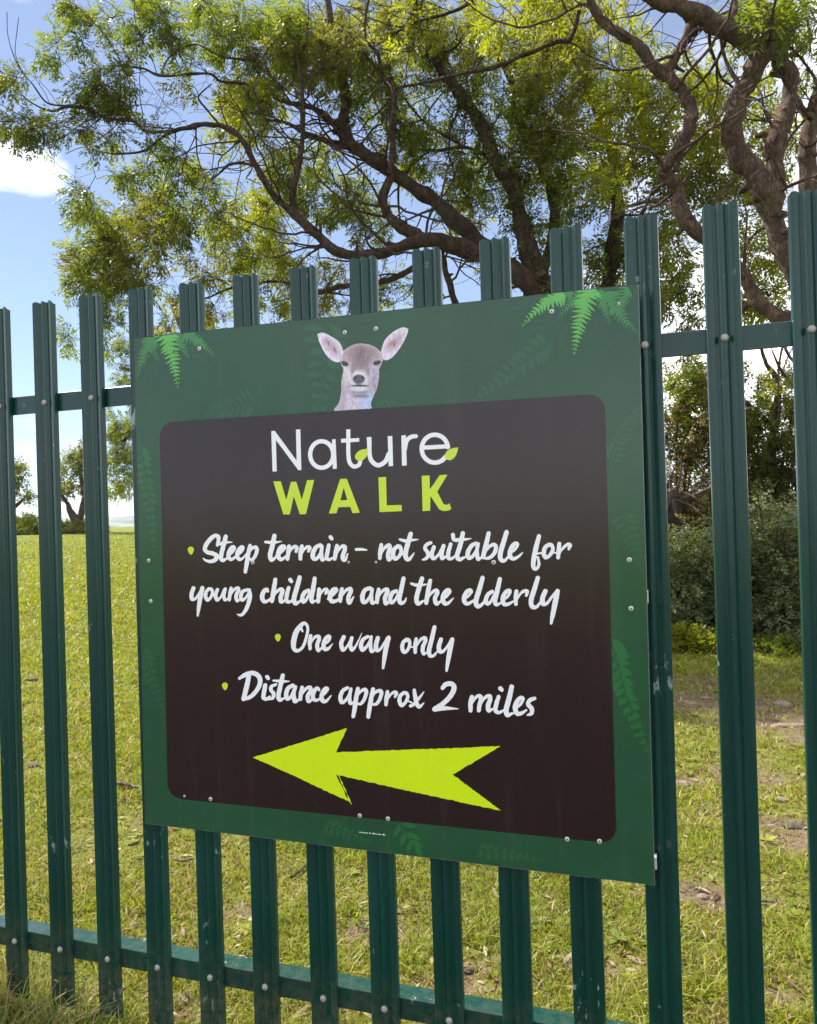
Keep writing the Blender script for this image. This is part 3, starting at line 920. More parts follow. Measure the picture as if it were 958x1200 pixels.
for lf in ([(90, 236), (30, 246), (-10, 272), (-28, 308), (-8, 340), (34, 343), (70, 315), (86, 280)], [(900, 224), (845, 233), (800, 258), (779, 298), (794, 330), (830, 339), (866, 315), (889, 275)]):
    pts = np.array(zoomed(lf, *z7))
    pts = catmull(np.vstack([pts, pts[:1]]), 4)[:-1]
    R = Raster(pts[:, 0].min() - 1, pts[:, 1].min() - 1, pts[:, 0].max() + 1, pts[:, 1].max() + 1, 0.4)
    R.poly(pts)
    obj('title_leaf', R.mesh('title_leaf', 0.0012), M_LIME2, sign)
# bold lime capitals, one part per letter
caps = [(z6, [[(85, 552), (155, 550), (207, 725), (250, 556), (300, 554), (352, 722), (402, 541), (468, 538), (391, 858), (334, 860), (277, 690), (240, 860), (180, 862)]]),
        (z6, [[(711, 529), (773, 526), (895, 845), (827, 849), (805, 790), (695, 793), (676, 850), (605, 853)], [(713, 729), (778, 726), (744, 610)]]),
        (z7, [[(183, 493), (252, 490), (258, 745), (392, 741), (394, 797), (193, 806)]]),
        (z7, [[(572, 480), (642, 476), (645, 602), (735, 473), (803, 470), (712, 622), (768, 733), (797, 741), (822, 726), (838, 775), (815, 791), (770, 796), (732, 784), (650, 660), (648, 793), (580, 796)]])]
for zz, rings in caps:
    rg = [np.array(zoomed(r_, *zz)) for r_ in rings]
    A_ = np.vstack(rg)
    R = Raster(A_[:, 0].min() - 1, A_[:, 1].min() - 1, A_[:, 0].max() + 1, A_[:, 1].max() + 1, 0.4)
    R.poly(*rg)
    obj('capital_letter', R.mesh('capital_letter', 0.0009), M_LIME2, sign)
# the arrow with its torn brush edges
R = Raster(292, 848, 594, 956, 0.45)
R.poly(np.array(zoomed([(50, 143), (380, 40), (342, 125), (560, 116), (700, 112), (919, 103), (752, 203), (922, 330), (640, 270), (342, 203), (386, 296), (340, 276), (200, 210)], 280, 840, 2.994)))
R.stroke(zoomed([(352, 208, 3), (395, 305, 3.5)], 280, 840, 2.994), 3)
R.stroke(zoomed([(385, 290, 8), (396, 306, 3)], 280, 840, 2.994), 3)
R.rough(0.75, 0.35, 9)
obj('arrow', R.mesh('arrow', 0.0009), M_LIME, sign)
# tiny line of print under the panel (too small to read)
R = Raster(418, 970, 455, 984, 0.2)
xx = 421.0
tr = random.Random(4)
while xx < 451:
    w = tr.uniform(0.5, 1.5)
    y_ = 974.9 + (xx - 421) * 0.113
    h = tr.choice((1.0, 1.0, 1.6))
    R.poly(np.array([(xx, y_ + .9 - h), (xx + w, y_ + 1.0 - h), (xx + w, y_ + 1.0), (xx, y_ + .9)]))
    xx += w + (1.6 if tr.random() < .12 else tr.uniform(.35, .6))
obj('small_print', R.mesh('small_print', 0.0006), M_WHITE, sign)


# ferns printed on the green
def fern(R, base, tip, hw, n, fat=0.5, bend=0.0, ang=62, serr=True, start=0.0):
    b_, t_ = np.array(base, float), np.array(tip, float)
    ax = t_ - b_
    L = np.linalg.norm(ax)
    ax /= L
    nrm = np.array([-ax[1], ax[0]])
    R.stroke([(b_[0], b_[1], 0.9), (*((b_ + t_) / 2 + nrm * bend), 0.8), (t_[0], t_[1], 0.4)], 6)
    for i in range(n):
        u = start + (1 - start) * (i + 0.3) / n
        p = b_ + ax * L * u + nrm * bend * 4 * u * (1 - u)
        ln = hw * (1 - u) ** 0.75 * (0.9 + 0.1 * math.sin(i * 2.1))
        sp = L / n * fat * (0.45 + 0.55 * (1 - u))
        for sd in (-1, 1):
            a = math.radians(ang + 8 * math.sin(i * 1.3 + sd))
            d = ax * math.cos(a) + nrm * sd * math.sin(a)
            q = np.array([-d[1], d[0]])
            if serr and ln > 5:
                m_ = max(3, int(ln / 1.7))
                up_, dn = [p + q * sp * .5], [p - q * sp * .5]
                for k in range(1, m_ + 1):
                    v = k / m_
                    ww = sp * 1.15 * (1 - v) ** .7 + .12
                    up_ += [p + d * ln * (v - .55 / m_) + q * ww * 1.15, p + d * ln * v + q * ww * .55]
                    dn += [p + d * ln * (v - .55 / m_) - q * ww * 1.15, p + d * ln * v - q * ww * .55]
                R.poly(np.array(up_ + [p + d * ln * 1.03] + dn[::-1]))
            else:
                R.poly(np.array([p - q * sp * .45, p + d * ln * .5 + q * sp * .75, p + d * ln, p + d * ln * .5 - q * sp * .6]))


def inside_sign(R):
    """trim a print to the panel outline"""
    X, Y = np.meshgrid(R.x, R.y)
    c = [(158, 396.8), (748, 333), (766.5, 1036.5), (171.6, 964)]
    m_ = np.full(X.shape, 9.0)
    for a, b_ in zip(c, c[1:] + c[:1]):
        d = np.hypot(b_[0] - a[0], b_[1] - a[1])
        m_ = np.minimum(m_, ((b_[0] - a[0]) * (Y - a[1]) - (b_[1] - a[1]) * (X - a[0])) / d)
    R.F = np.minimum(R.F, m_)
    return R


def outside_inset(R):
    X, Y = np.meshgrid(R.x, R.y)
    m_ = np.full(X.shape, 99.0)
    for a, b_ in zip(inset_c, inset_c[1:] + inset_c[:1]):
        d = np.hypot(b_[0] - a[0], b_[1] - a[1])
        m_ = np.minimum(m_, ((b_[0] - a[0]) * (Y - a[1]) - (b_[1] - a[1]) * (X - a[0])) / d)
    R.F = np.minimum(R.F, -m_ - 0.5)
    return R


FERNS = [
    # kind, base, tip, half width, pairs, options, lift
    (2, (203, 398), (250, 431), 17, 15, dict(fat=.30, ang=50, serr=False), .0004), (2, (192, 415), (177, 458), 13, 12, dict(fat=.25, ang=55, serr=False), .00045),
    (2, (228, 393), (268, 398), 10, 12, dict(fat=.28, ang=60, serr=False), .0005), (2, (160, 397), (166, 425), 12, 10, dict(fat=.3, ang=60, serr=False), .00055),
    (1, (180, 396), (160, 446), 14, 13, dict(fat=.55, bend=3), .0006), (1, (216, 391), (252, 418), 13, 12, dict(fat=.6, bend=-3), .00065),
    (0, (193, 388), (209, 456), 18, 15, dict(fat=.60, ang=70, bend=-2), .0007),
    (2, (675, 350), (617, 398), 20, 16, dict(fat=.30, ang=52, serr=False), .0004), (2, (703, 372), (717, 408), 13, 11, dict(fat=.3, ang=55, serr=False), .00045),
    (2, (740, 334), (744, 384), 15, 14, dict(fat=.32, ang=50, serr=False), .0005), (2, (630, 349), (590, 368), 12, 12, dict(fat=.27, ang=55, serr=False), .00055),
    (1, (712, 342), (748, 390), 19, 14, dict(fat=.55, bend=4), .0006), (0, (662, 345), (612, 383), 16, 13, dict(fat=.6, bend=5), .00065), (1, (672, 341), (640, 352), 12, 10, dict(fat=.5), .00062),
    (0, (692, 334), (673, 417), 21, 17, dict(fat=.60, ang=70, bend=2), .0007),
    (1, (735, 336), (722, 372), 13, 11, dict(fat=.5, bend=-2), .00052), (1, (650, 347), (628, 366), 10, 9, dict(fat=.5), .00053), (2, (700, 340), (660, 392), 16, 14, dict(fat=.3, ang=52, serr=False), .00042), (1, (684, 345), (655, 372), 13, 10, dict(fat=.5, bend=2), .00054),
    (1, (704, 340), (716, 380), 13, 11, dict(fat=.5, bend=2), .00056), (2, (728, 350), (728, 395), 14, 12, dict(fat=.3, serr=False), .00043), (1, (205, 391), (222, 420), 11, 10, dict(fat=.5), .00052), (1, (172, 394), (186, 424), 11, 10, dict(fat=.5), .00053),
    (3, (645, 398), (552, 472), 24, 13, dict(fat=.72, ang=56, serr=False), .0004),
    (3, (384, 378), (372, 500), 34, 9, dict(fat=.62, ang=72, serr=False), .0004), (3, (440, 480), (470, 466), 10, 5, dict(fat=.7, serr=False), .0004),
    (4, (163, 522), (181, 655), 17, 15, dict(fat=.62, ang=58, serr=False, bend=-3), .0004), (3, (300, 470), (240, 485), 26, 10, dict(fat=.5, serr=False), .0004),
    (3, (715, 540), (752, 470), 18, 12, dict(fat=.5, serr=False), .0004), (3, (165, 760), (194, 840), 16, 10, dict(fat=.6, serr=False), .0004), (3, (730, 600), (758, 680), 20, 10, dict(fat=.5, serr=False), .0004),
    (4, (714, 748), (761, 886), 27, 13, dict(fat=.85, ang=48, serr=False, bend=3), .0004), (3, (380, 966), (440, 990), 14, 9, dict(fat=.6, serr=False), .0004),
    (3, (560, 995), (640, 1010), 14, 9, dict(fat=.6, serr=False), .0004)]
for kd, b_, t_, hw, n, kw, lift in FERNS:
    R = Raster(min(b_[0], t_[0]) - hw - 4, min(b_[1], t_[1]) - hw - 4, max(b_[0], t_[0]) + hw + 4, max(b_[1], t_[1]) + hw + 4, 0.5)
    fern(R, b_, t_, hw, n, **kw)
    inside_sign(R)
    outside_inset(R)
    me = R.mesh('fern_print', lift)
    if len(me.polygons):
        obj('fern_print', me, M_FERN[kd], sign)

R = Raster(452, 955, 505, 1008, 0.4)
R.stroke([(467, 966, 1.2), (480, 983, 1.1), (492, 1001, .6)])
for a_, b_ in (((470, 968), (461, 981)), ((476, 976), (470, 991)), ((482, 985), (478, 999)), ((471, 966), (489, 969)), ((477, 976), (492, 984)), ((483, 985), (495, 993)), ((487, 992), (494, 1003))):
    a_, b_ = np.array(a_, float), np.array(b_, float)
    R.stroke([(*a_, .8), (*(a_ + (b_ - a_) * .35), 5.4), (*(a_ + (b_ - a_) * .65), 5.2), (*b_, .7)], 5)
inside_sign(R)
outside_inset(R)
obj('leaf_print', R.mesh('leaf_print', .0004), M_FERN[4], sign)

# the deer's portrait, printed above the panel: one finely divided sheet with painted colours
DS = 5.9875
dx = np.arange(188, 838, 2.6)
dy = np.arange(138, 732, 2.6)
DX, DY = np.meshgrid(dx, dy)


def pmask(pts, soft=5.0, n=5):
    pts = np.array(pts, float)
    pts = catmull(np.vstack([pts, pts[:1]]), n)[:-1]
    ins = np.zeros(DX.shape, bool)
    dm = np.full(DX.shape, 999.0)
    for a, b_ in zip(pts, np.roll(pts, -1, 0)):
        c = (a[1] > DY) != (b_[1] > DY)
        ins ^= c & (DX < (b_[0] - a[0]) * (DY - a[1]) / (b_[1] - a[1] + 1e-9) + a[0])
        d = b_ - a
        t = np.clip(((DX - a[0]) * d[0] + (DY - a[1]) * d[1]) / (d @ d + 1e-9), 0, 1)
        dm = np.minimum(dm, np.hypot(DX - a[0] - t * d[0], DY - a[1] - t * d[1]))
    return np.where(ins, dm, -dm)


def lin(c):
    c = np.array(c) / 255.0
    return np.where(c <= 0.04045, c / 12.92, ((c + 0.055) / 1.055) ** 2.4)


head = [(380, 302), (440, 266), (505, 255), (580, 270), (633, 308), (655, 358), (642, 400), (627, 440), (626, 500), (612, 570), (588, 625), (570, 670), (553, 722), (322, 730), (346, 670), (360, 600), (362, 520), (376, 440), (360, 402), (356, 365)]
earL = [(192, 188), (232, 178), (285, 202), (342, 240), (372, 292), (374, 345), (345, 386), (290, 370), (244, 318), (210, 250)]
earR = [(832, 150), (790, 142), (730, 170), (672, 224), (645, 290), (640, 350), (682, 372), (732, 340), (790, 260), (825, 190)]
mh, ml, mr = pmask(head), pmask(earL), pmask(earR)
fld = np.maximum(np.maximum(mh, ml), mr)
Cc = np.zeros(DX.shape + (3,)) + lin((150, 132, 136))


def lay(mask, col, amt=1.0):
    global Cc
    a = np.clip(mask, 0, 1)[..., None] * amt
    Cc = Cc * (1 - a) + lin(col) * a


def blob(cx, cy, rx, ry, rot=0.0, soft=0.6):
    c, s = math.cos(rot), math.sin(rot)
    X, Y = (DX - cx) * c + (DY - cy) * s, -(DX - cx) * s + (DY - cy) * c
    return 1 - sstep(1 - soft, 1 + soft * .4, np.hypot(X / rx, Y / ry))


hair = fbm(DX * .06, DY * .025, 71)
hair2 = fbm(DX * .16, DY * .08, 72)
for m_, cx, cy, rot, lx in ((ml, 290, 275, .9, 1), (mr, 735, 250, -.85, 1)):
    k = sstep(-3, 4, m_)
    lay(k, (216, 204, 218))
    lay(k * blob(cx, cy, 95, 44, rot, .7), (176, 150, 164), .8)
    lay(k * blob(cx + 4, cy, 70, 17, rot, .7) * sstep(.35, .6, hair), (118, 72, 78), .9)
    lay(k * sstep(13, 0, m_), (226, 216, 230), .7)
lay(sstep(-3, 4, mr) * blob(712, 255, 45, 16, -.7, .7), (196, 128, 112), .8)
k = sstep(-3, 3, mh)
lay(k, (182, 166, 170))
lay(k * blob(505, 330, 120, 85), (142, 116, 118), .85)
lay(k * blob(495, 400, 60, 95), (138, 112, 118), .7)
lay(k * blob(590, 470, 40, 80), (186, 176, 206), .7)
lay(k * blob(400, 470, 34, 90), (212, 198, 206), .8)
lay(k * blob(420, 660, 110, 110), (206, 196, 214), .9)
lay(k * blob(545, 660, 60, 90), (176, 196, 240), .8)
lay(k * blob(370, 650, 40, 110), (170, 152, 162), .7)
lay(k * blob(487, 595, 90, 50), (146, 138, 146), .8)
lay(k * blob(486, 572, 74, 20, 0, .5), (212, 208, 216), .9)
lay(k * blob(485, 500, 76, 60), (232, 226, 236), .95)
lay(k * blob(484, 505, 48, 36, 0, .25), (84, 74, 90), 1.0)
lay(k * blob(460, 497, 14, 12, -.5, .4), (40, 36, 46), .9)
lay(k * blob(512, 495, 14, 12, .5, .4), (40, 36, 46), .9)
lay(k * blob(484, 538, 26, 10, 0, .4), (120, 108, 122), .9)
lay(k * blob(490, 551, 70, 7, 0, .4), (40, 30, 40), 1.0)
lay(k * blob(500, 625, 80, 12, 0, .6), (110, 100, 110), .6)
for ex, ey, rt in ((386, 396, .35), (613, 390, -.3)):
    lay(k * blob(ex, ey - 2, 40, 26, rt), (190, 172, 180), .75)
    lay(k * blob(ex, ey, 31, 18, rt, .3), (22, 18, 24), 1.0)
    lay(k * blob(ex - 5, ey - 5, 3.5, 3), (150, 160, 190), .7)
streak = fbm(DX * .17, DY * .05, 75)
lay(k * blob(505, 340, 105, 80, 0, .8) * sstep(.42, .62, streak), (112, 88, 94), .5)
lay(k * blob(500, 300, 40, 50, 0, .8) * sstep(.38, .6, hair), (98, 74, 80), .6)
lay(k * blob(600, 500, 28, 95, .05, .8) * sstep(.35, .6, streak), (116, 104, 138), .7)
lay(k * blob(440, 440, 14, 70, .12, .8), (126, 106, 116), .6)
lay(k * blob(548, 440, 14, 70, -.12, .8), (122, 104, 122), .6)
lay(k * blob(420, 690, 90, 60) * sstep(.45, .65, streak), (172, 158, 176), .8)
lay(k * blob(484, 520, 6, 22, 0, .5), (60, 52, 64), .7)
lay(k * sstep(9, 0, mh), (215, 206, 216), .5)
Cc *= (0.72 + 0.75 * hair2 * (0.6 + 0.8 * hair))[..., None]
fl = fld[:-1, :-1] + fld[1:, 1:] + fld[:-1, 1:] + fld[1:, :-1] > 0
# clip below by the dark panel
PX_, PY_ = 340 + DX / DS, 360 + DY / DS
fl &= (PY_ < 495 - (PX_ - 187) * (34 / 522.0) - 0.3)[:-1, :-1]
di = np.arange(DX.size).reshape(DX.shape)
DF = np.stack([di[1:, :-1], di[1:, 1:], di[:-1, 1:], di[:-1, :-1]], -1)[fl]
used, inv = np.unique(DF.ravel(), return_inverse=True)
DV = np.array([sg(a, b_, 0.0010) for a, b_ in zip(PX_.ravel()[used], PY_.ravel()[used])])
cc = np.concatenate([Cc.reshape(-1, 3)[used], np.ones((len(used), 1))], 1)
mdeer, n_, l_, b_ = new_mat('deer_print')
at_ = n_.new('ShaderNodeAttribute'); at_.attribute_name = 'tint'
nz = noise_node(n_, l_, 260, 3)
nr = ramp(n_, l_, nz.outputs['Fac'], [(0.3, (0.85,) * 3), (0.7, (1.1,) * 3)])
mm_ = n_.new('ShaderNodeMixRGB'); mm_.blend_type = 'MULTIPLY'; mm_.inputs['Fac'].default_value = 1
l_.new(at_.outputs['Color'], mm_.inputs['Color1']); l_.new(nr.outputs['Color'], mm_.inputs['Color2'])
l_.new(mm_.outputs['Color'], b_.inputs['Base Color'])
b_.inputs['Roughness'].default_value = 0.26
b_.inputs['IOR'].default_value = 1.6
obj('deer_print', mesh_np('deer_print', DV, inv.reshape(-1, 4), cc), mdeer, sign)

# rivets and the clips behind them that hold the panel to the pales
RIV = [(173, 414, 0), (204, 412, 0), (234, 408.5, 1), (404.5, 389.5, 1), (441, 385, 1), (647, 365, 1), (726, 356, 0), (174.5, 657, 1), (177, 704.5, 1), (296.5, 659, 1), (409, 659, 0),
       (441, 659, 0), (579, 659, 1), (738, 656, 1), (740, 713, 1), (216.5, 933, 0), (247, 936.5, 1), (422, 956, 1), (455, 959.5, 1), (665, 983.5, 1), (703, 986, 1)]
riv_me = dome('rivet', 0.0052, 0.0018, 14)
riv_hole = dome('rivet_centre', 0.0020, 0.0008, 10)
M_RIV = [mat_metal('dull_rivet', (0.16, 0.15, 0.14), 0.5, 0.3), mat_metal('bright_rivet', (0.66, 0.66, 0.64), 0.4, 0.4)]
M_DARK = mat_metal('rivet_dark', (0.05, 0.045, 0.04), 0.6, 0.3)
for px, py, br in RIV:
    me = riv_me if br else riv_me.copy()
    rv = obj('rivet', me, M_RIV[br], sign)
    p = sg(px, py, 0.0004)
    rv.location = Vector(p) - sign.location + Vector(sign.location)
    rv.matrix_parent_inverse = Matrix.Translation(-sign.location)
    if not br:
        rv.scale = (0.62, 1, 0.62)
    cm = obj('rivet_centre', riv_hole, M_DARK)
    cm.parent = rv
    cm.location = (0, -0.0014, 0)
clip_me = mesh_py('clip', *box(-.013, .013, 0, .0232, -.012, .012))
for px, py in ((163, 430), (230, 412), (424, 390), (665, 366), (755, 407), (172, 690), (300, 690), (425, 660), (580, 660), (757, 700), (180, 935), (250, 940), (450, 960), (680, 985), (757, 1012)):
    p = at(px, py, YS)
    k = round(p[0] / PITCHM)
    c_ = obj('clip', clip_me, M_EDGE)
    c_.parent = sign
    c_.matrix_parent_inverse = Matrix.Translation(-sign.location)
    c_.location = (min(max(k * PITCHM, TL[0] + .016), BR[0] - .008), YS + th, p[2])

# ------------------------------------------------------------------ trees


def frames(T):
    T = T / (np.linalg.norm(T, axis=-1, keepdims=True) + 1e-9)
    ref = np.where(np.abs(T[..., 2:3]) < 0.9, np.array([0, 0, 1.0]), np.array([1.0, 0, 0]))
    A = np.cross(ref, T)
    A /= np.linalg.norm(A, axis=-1, keepdims=True) + 1e-9
    return T, A, np.cross(T, A)


class Tubes:
    def __init__(s):
        s.V, s.F, s.n = [], [], 0

    def add(s, P, R, seg=7, knobs=0.0, seed=0):
        P, R = np.asarray(P, float), np.asarray(R, float)
        T = np.gradient(P, axis=0)
        T /= np.linalg.norm(T, axis=1, keepdims=True) + 1e-9
        a = np.cross(T[0], [0.3, 0.9, 0.2]); a /= np.linalg.norm(a)
        ang = np.arange(seg) * 2 * math.pi / seg
        for i in range(len(P)):
            a = a - T[i] * (a @ T[i])
            a /= np.linalg.norm(a) + 1e-9
            b_ = np.cross(T[i], a)
            rr = R[i] * (1 + knobs * (1.3 * vnoise(2 + 1.6 * np.cos(ang) + seed, i * .23 + 1.6 * np.sin(ang), seed) + .7 * vnoise(2 + 3 * np.cos(ang), i * .9 + 3 * np.sin(ang), seed + 5) - 1))
            s.V.append(P[i] + rr[:, None] * (np.cos(ang)[:, None] * a + np.sin(ang)[:, None] * b_))
        m, k = len(P), np.arange(seg)
        for i in range(m - 1):
            o = s.n + i * seg
            s.F.append(np.stack([o + k, o + (k + 1) % seg, o + seg + (k + 1) % seg, o + seg + k], -1))
        o = s.n + (m - 1) * seg
        tip = P[-1] + T[-1] * R[-1]
        s.V.append(tip[None])
        s.F.append(np.stack([o + k, o + (k + 1) % seg, np.full(seg, o + seg), np.full(seg, o + seg)], -1)[:, :4])
        s.n += m * seg + 1

    def mesh(s, name):
        V, F = np.vstack(s.V), np.vstack(s.F)
        me = bpy.data.meshes.new(name)
        me.from_pydata(V.tolist(), [], [tuple(dict.fromkeys(f)) for f in F.tolist()])
        me.polygons.foreach_set('use_smooth', np.ones(len(me.polygons), bool))
        me.update()
        return me


def leaflets(kind, rs):
    """template of a compound leaf along +x (unit length): (n,4,3)"""
    out = []
    if kind == 'ash':
        st = [(.30, 1), (.30, -1), (.50, 1), (.50, -1), (.70, 1), (.70, -1), (.88, 1), (.88, -1), (.92, 0)]
        for u, sd in st:
            l, w = .36 * (1 - .25 * abs(u - .6)), .055
            a = math.radians(50 * sd)
            d = np.array([math.cos(a), math.sin(a), 0]); q = np.array([-d[1], d[0], 0])
            p = np.array([u, 0, -.25 * u * u]); d = d + np.array([0, 0, -.30])
            out.append([p, p + d * l * .5 + q * w, p + d * l + np.array([0, 0, -.06]), p + d * l * .5 - q * w])
    elif kind == 'simple':
        for u, sd in ((.15, 1), (.35, -1), (.6, 1), (.8, -1), (.9, 0)):
            l, w = .42, .13
            a = math.radians(55 * sd)
            d = np.array([math.cos(a), math.sin(a), 0]); q = np.array([-d[1], d[0], 0])
            p = np.array([u, 0, -.15 * u * u]); d = d + np.array([0, 0, -.2])
            out.append([p, p + d * l * .45 + q * w, p + d * l, p + d * l * .45 - q * w])
    return np.array(out)


def leaf_mesh(name, P, D, L, col, kind='ash'):
    """P base points, D directions, L lengths, col colours (n,3)"""
    T = leaflets(kind, rng)
    n, m = len(P), len(T)
    X, A, B = frames(D)
    roll = rng.uniform(-.9, .9, n)[:, None]
    Y_ = A * np.cos(roll) + B * np.sin(roll)
    Z_ = -A * np.sin(roll) + B * np.cos(roll)
    t = T.reshape(-1, 3)
    jit = rng.normal(0, .035, (n, m, 1, 3)) + rng.normal(0, .012, (n, m, 4, 3))
    TT = (t.reshape(1, m, 4, 3) + jit).reshape(n, m * 4, 3)
    V = P[:, None] + L[:, None, None] * (TT[..., 0:1] * X[:, None] + TT[..., 1:2] * Y_[:, None] + TT[..., 2:3] * Z_[:, None])
    V = V.reshape(-1, 3)
    F = np.arange(len(V)).reshape(-1, 4)
    c = np.repeat(col, m, 0) * rng.uniform(.82, 1.18, (n * m, 1))
    c = np.repeat(c, 4, 0)
    return mesh_np(name, V, F, np.concatenate([c, np.ones((len(c), 1))], 1))


GREENS = {'mid': ((.082, .116, .018), (.165, .205, .030)), 'bright': ((.135, .17, .014), (.26, .28, .026)), 'dark': ((.058, .082, .017), (.125, .150, .028)),
          'olive': ((.095, .112, .024), (.19, .195, .045)), 'rust': ((.13, .085, .035), (.18, .15, .05)), 'grey': ((.085, .115, .048), (.20, .225, .10))}


def tint_cols(kind, n):
    a, b_ = (np.array(c) for c in GREENS[kind])
    t = rng.beta(1.5, 1.7, n)[:, None]
    return a * (1 - t) + b_ * t


def px_limb(pts):
    """(px, py, depth Y, radius in photo px) -> world points and radii in metres"""
    P = np.array([at(p[0], p[1], p[2]) for p in pts])
    dist = (P - CAM) @ fw
    return P, np.array([p[3] for p in pts]) * dist / FPX


def build_tree(name, label, root_px, limbs, blobs, bark, leafkind='ash', leaf_len=(.15, .26), sprays=(5, 8), ivy=None, twig_r=.0035, stem_seed=1, min_sep=.13, dens=1.0, thin=1.0, bare=0, wind=(-.55, .1, .12), cat='tree'):
    """limbs traced in the photograph at their depths; foliage clumps hang on twigs grown from the nearest limb"""
    rs = np.random.default_rng(stem_seed)
    P0, _ = px_limb(limbs[0][:1])
    base = np.array([P0[0][0], P0[0][1], float(gz(P0[0][0], P0[0][1]))])
    root = empty(name, base)
    tag(root, label, cat)
    nodes, nrad = [], []
    for li, lm in enumerate(limbs):
        P, R = px_limb(lm)
        R = R * thin
        if li == 0:
            P[0][2] = base[2] - .08
        Q = catmull(np.concatenate([P, R[:, None]], 1), 7)
        pts, rad = Q[:, :3], np.maximum(Q[:, 3], .004)
        wob = rs.normal(0, 1, pts.shape)
        wob[1:-1] = (wob[:-2] + wob[1:-1] + wob[2:]) / 3
        pts = pts + wob * np.minimum(rad * .20, .016)[:, None]
        rad = rad * (1 + .16 * np.interp(np.arange(len(rad)), np.arange(0, len(rad) + 3, 3), rs.uniform(-1, 1, len(range(0, len(rad) + 3, 3)))))
        tb = Tubes()
        tb.add(pts, rad, 14 if rad.max() > .06 else 8, .20, seed=li * 7 + stem_seed)
        if rad.max() > .035:
            for q in rs.integers(2, len(pts) - 2, max(2, len(pts) // 9)):          # broken stubs and knots
                dv_ = rs.normal(0, 1, 3); dv_ /= np.linalg.norm(dv_)
                ls = rad[q] + rs.uniform(.01, .11)
                tb.add(np.array([pts[q], pts[q] + dv_ * ls * .6, pts[q] + dv_ * ls + rs.normal(0, .012, 3)]), np.array([rad[q] * .62, rad[q] * .42, rad[q] * .26]), 7, .25, seed=int(q))
        obj('trunk' if li == 0 else 'limb', tb.mesh('limb'), bark, root)
        sel = pts if li else pts[len(pts) // 3:]
        nodes.append(sel)
        nrad.append(rad[-len(sel):])
    N, NR = np.vstack(nodes), np.concatenate(nrad)
    tw = Tubes()
    grown, grad = [], []
    for _ in range(bare):
        q = int(rs.integers(0, len(N)))
        if NR[q] < .01:
            continue
        stack = [(N[q], rs.normal(0, 1, 3) + np.array([-.25, -.1, .35]), rs.uniform(.5, 1.5), min(NR[q] * .35, .016), 0)]
        while stack:
            p0, dv_, L0, rr0, gen = stack.pop()
            dv_ = dv_ / np.linalg.norm(dv_)
            k_ = max(4, int(L0 / .10))
            cur = [p0]
            for i_ in range(k_):
                dv_ = dv_ + rs.normal(0, .22, 3) + np.array([0, 0, .03])
                dv_ /= np.linalg.norm(dv_)
                cur.append(cur[-1] + dv_ * L0 / k_)
            cur = np.array(cur); rad_ = np.linspace(rr0, rr0 * .3 + .0012, k_ + 1)
            tw.add(cur, rad_, 5)
            grown.append(cur[1:]); grad.append(rad_[1:])
            if gen < 2:
                for _f in range(rs.integers(1, 4)):
                    i_ = int(rs.integers(1, k_ + 1))
                    stack.append((cur[i_], (cur[i_] - cur[i_ - 1]) * 6 + rs.normal(0, .8, 3), L0 * rs.uniform(.35, .65), rad_[i_] * .75, gen + 1))
    if grown:
        N = np.vstack([N] + grown); NR = np.concatenate([NR] + grad)
    # clump targets
    C, K = [], []
    for (cx, cy, rx, ry, n, y0, y1, kind) in blobs:
        n = max(1, int(round(n * dens)))
        tries = 0
        got = 0
        while got < n and tries < n * 30:
            tries += 1
            a, r_ = rs.uniform(0, 2 * math.pi), math.sqrt(rs.uniform())
            p = at(cx + rx * r_ * math.cos(a), cy + ry * r_ * math.sin(a), rs.uniform(y0, y1))
            if C and np.min(np.linalg.norm(np.array(C[-400:]) - p, axis=1)) < min_sep:
                continue
            C.append(p); K.append(kind); got += 1
    C = np.array(C)
    dist0 = np.array([np.min(np.linalg.norm(N - c, axis=1)) for c in C])
    order = np.argsort(dist0)
    LP, LD, LL, LC = [], [], [], []
    wind = np.array(wind)
    for ci in order:
        c = C[ci]
        d = np.linalg.norm(N - c, axis=1) + NR * 1.5
        j = int(np.argmin(d))
        a = N[j]
        ln = np.linalg.norm(c - a)
        k = max(4, int(ln / .16))
        t = np.linspace(0, 1, k + 1)[:, None]
        mid = (a + c) / 2 + rs.normal(0, .13 * ln, 3) + np.array([0, 0, .10 * ln])
        cur = (1 - t) ** 2 * a + 2 * t * (1 - t) * mid + t * t * c
        cur[1:-1] += rs.normal(0, .02 + .012 * ln, (k - 1, 3))
        r0_ = min(NR[j] * .7, .004 + .0075 * ln)
        rad = np.linspace(r0_, twig_r, k + 1)
        tw.add(cur, rad, 5)
        N = np.vstack([N, cur[1:]]); NR = np.concatenate([NR, rad[1:]])
        dirn = cur[-1] - cur[-2]
        dirn /= np.linalg.norm(dirn) + 1e-9
        m = rs.integers(*sprays)
        for _ in range(m):
            dd = dirn * .5 + rs.normal(0, .75, 3) + wind * .6
            dd /= np.linalg.norm(dd)
            ll = rs.uniform(.07, .25) * leaf_len[1] / .26
            e = c + dd * ll
            tw.add(np.array([c, c + dd * ll * .5 + rs.normal(0, .012, 3), e]), np.array([twig_r, twig_r * .8, twig_r * .6]), 4)
            q = rs.integers(3, 6)
            for s in range(q):
                f = (s + 1) / q
                LP.append(c + (e - c) * f)
                v = dd * .55 + rs.normal(0, .6, 3) + wind * .55 + np.array([0, 0, -.12])
                LD.append(v); LL.append(rs.uniform(*leaf_len))
            LC.append(tint_cols(K[ci], q))
    obj('twigs', tw.mesh('twigs'), bark, root)['kind'] = 'stuff'
    lm_ = leaf_mesh('crown', np.array(LP), np.array(LD), np.array(LL), np.vstack(LC), leafkind)
    obj('crown', lm_, M_LEAF, root)['kind'] = 'stuff'
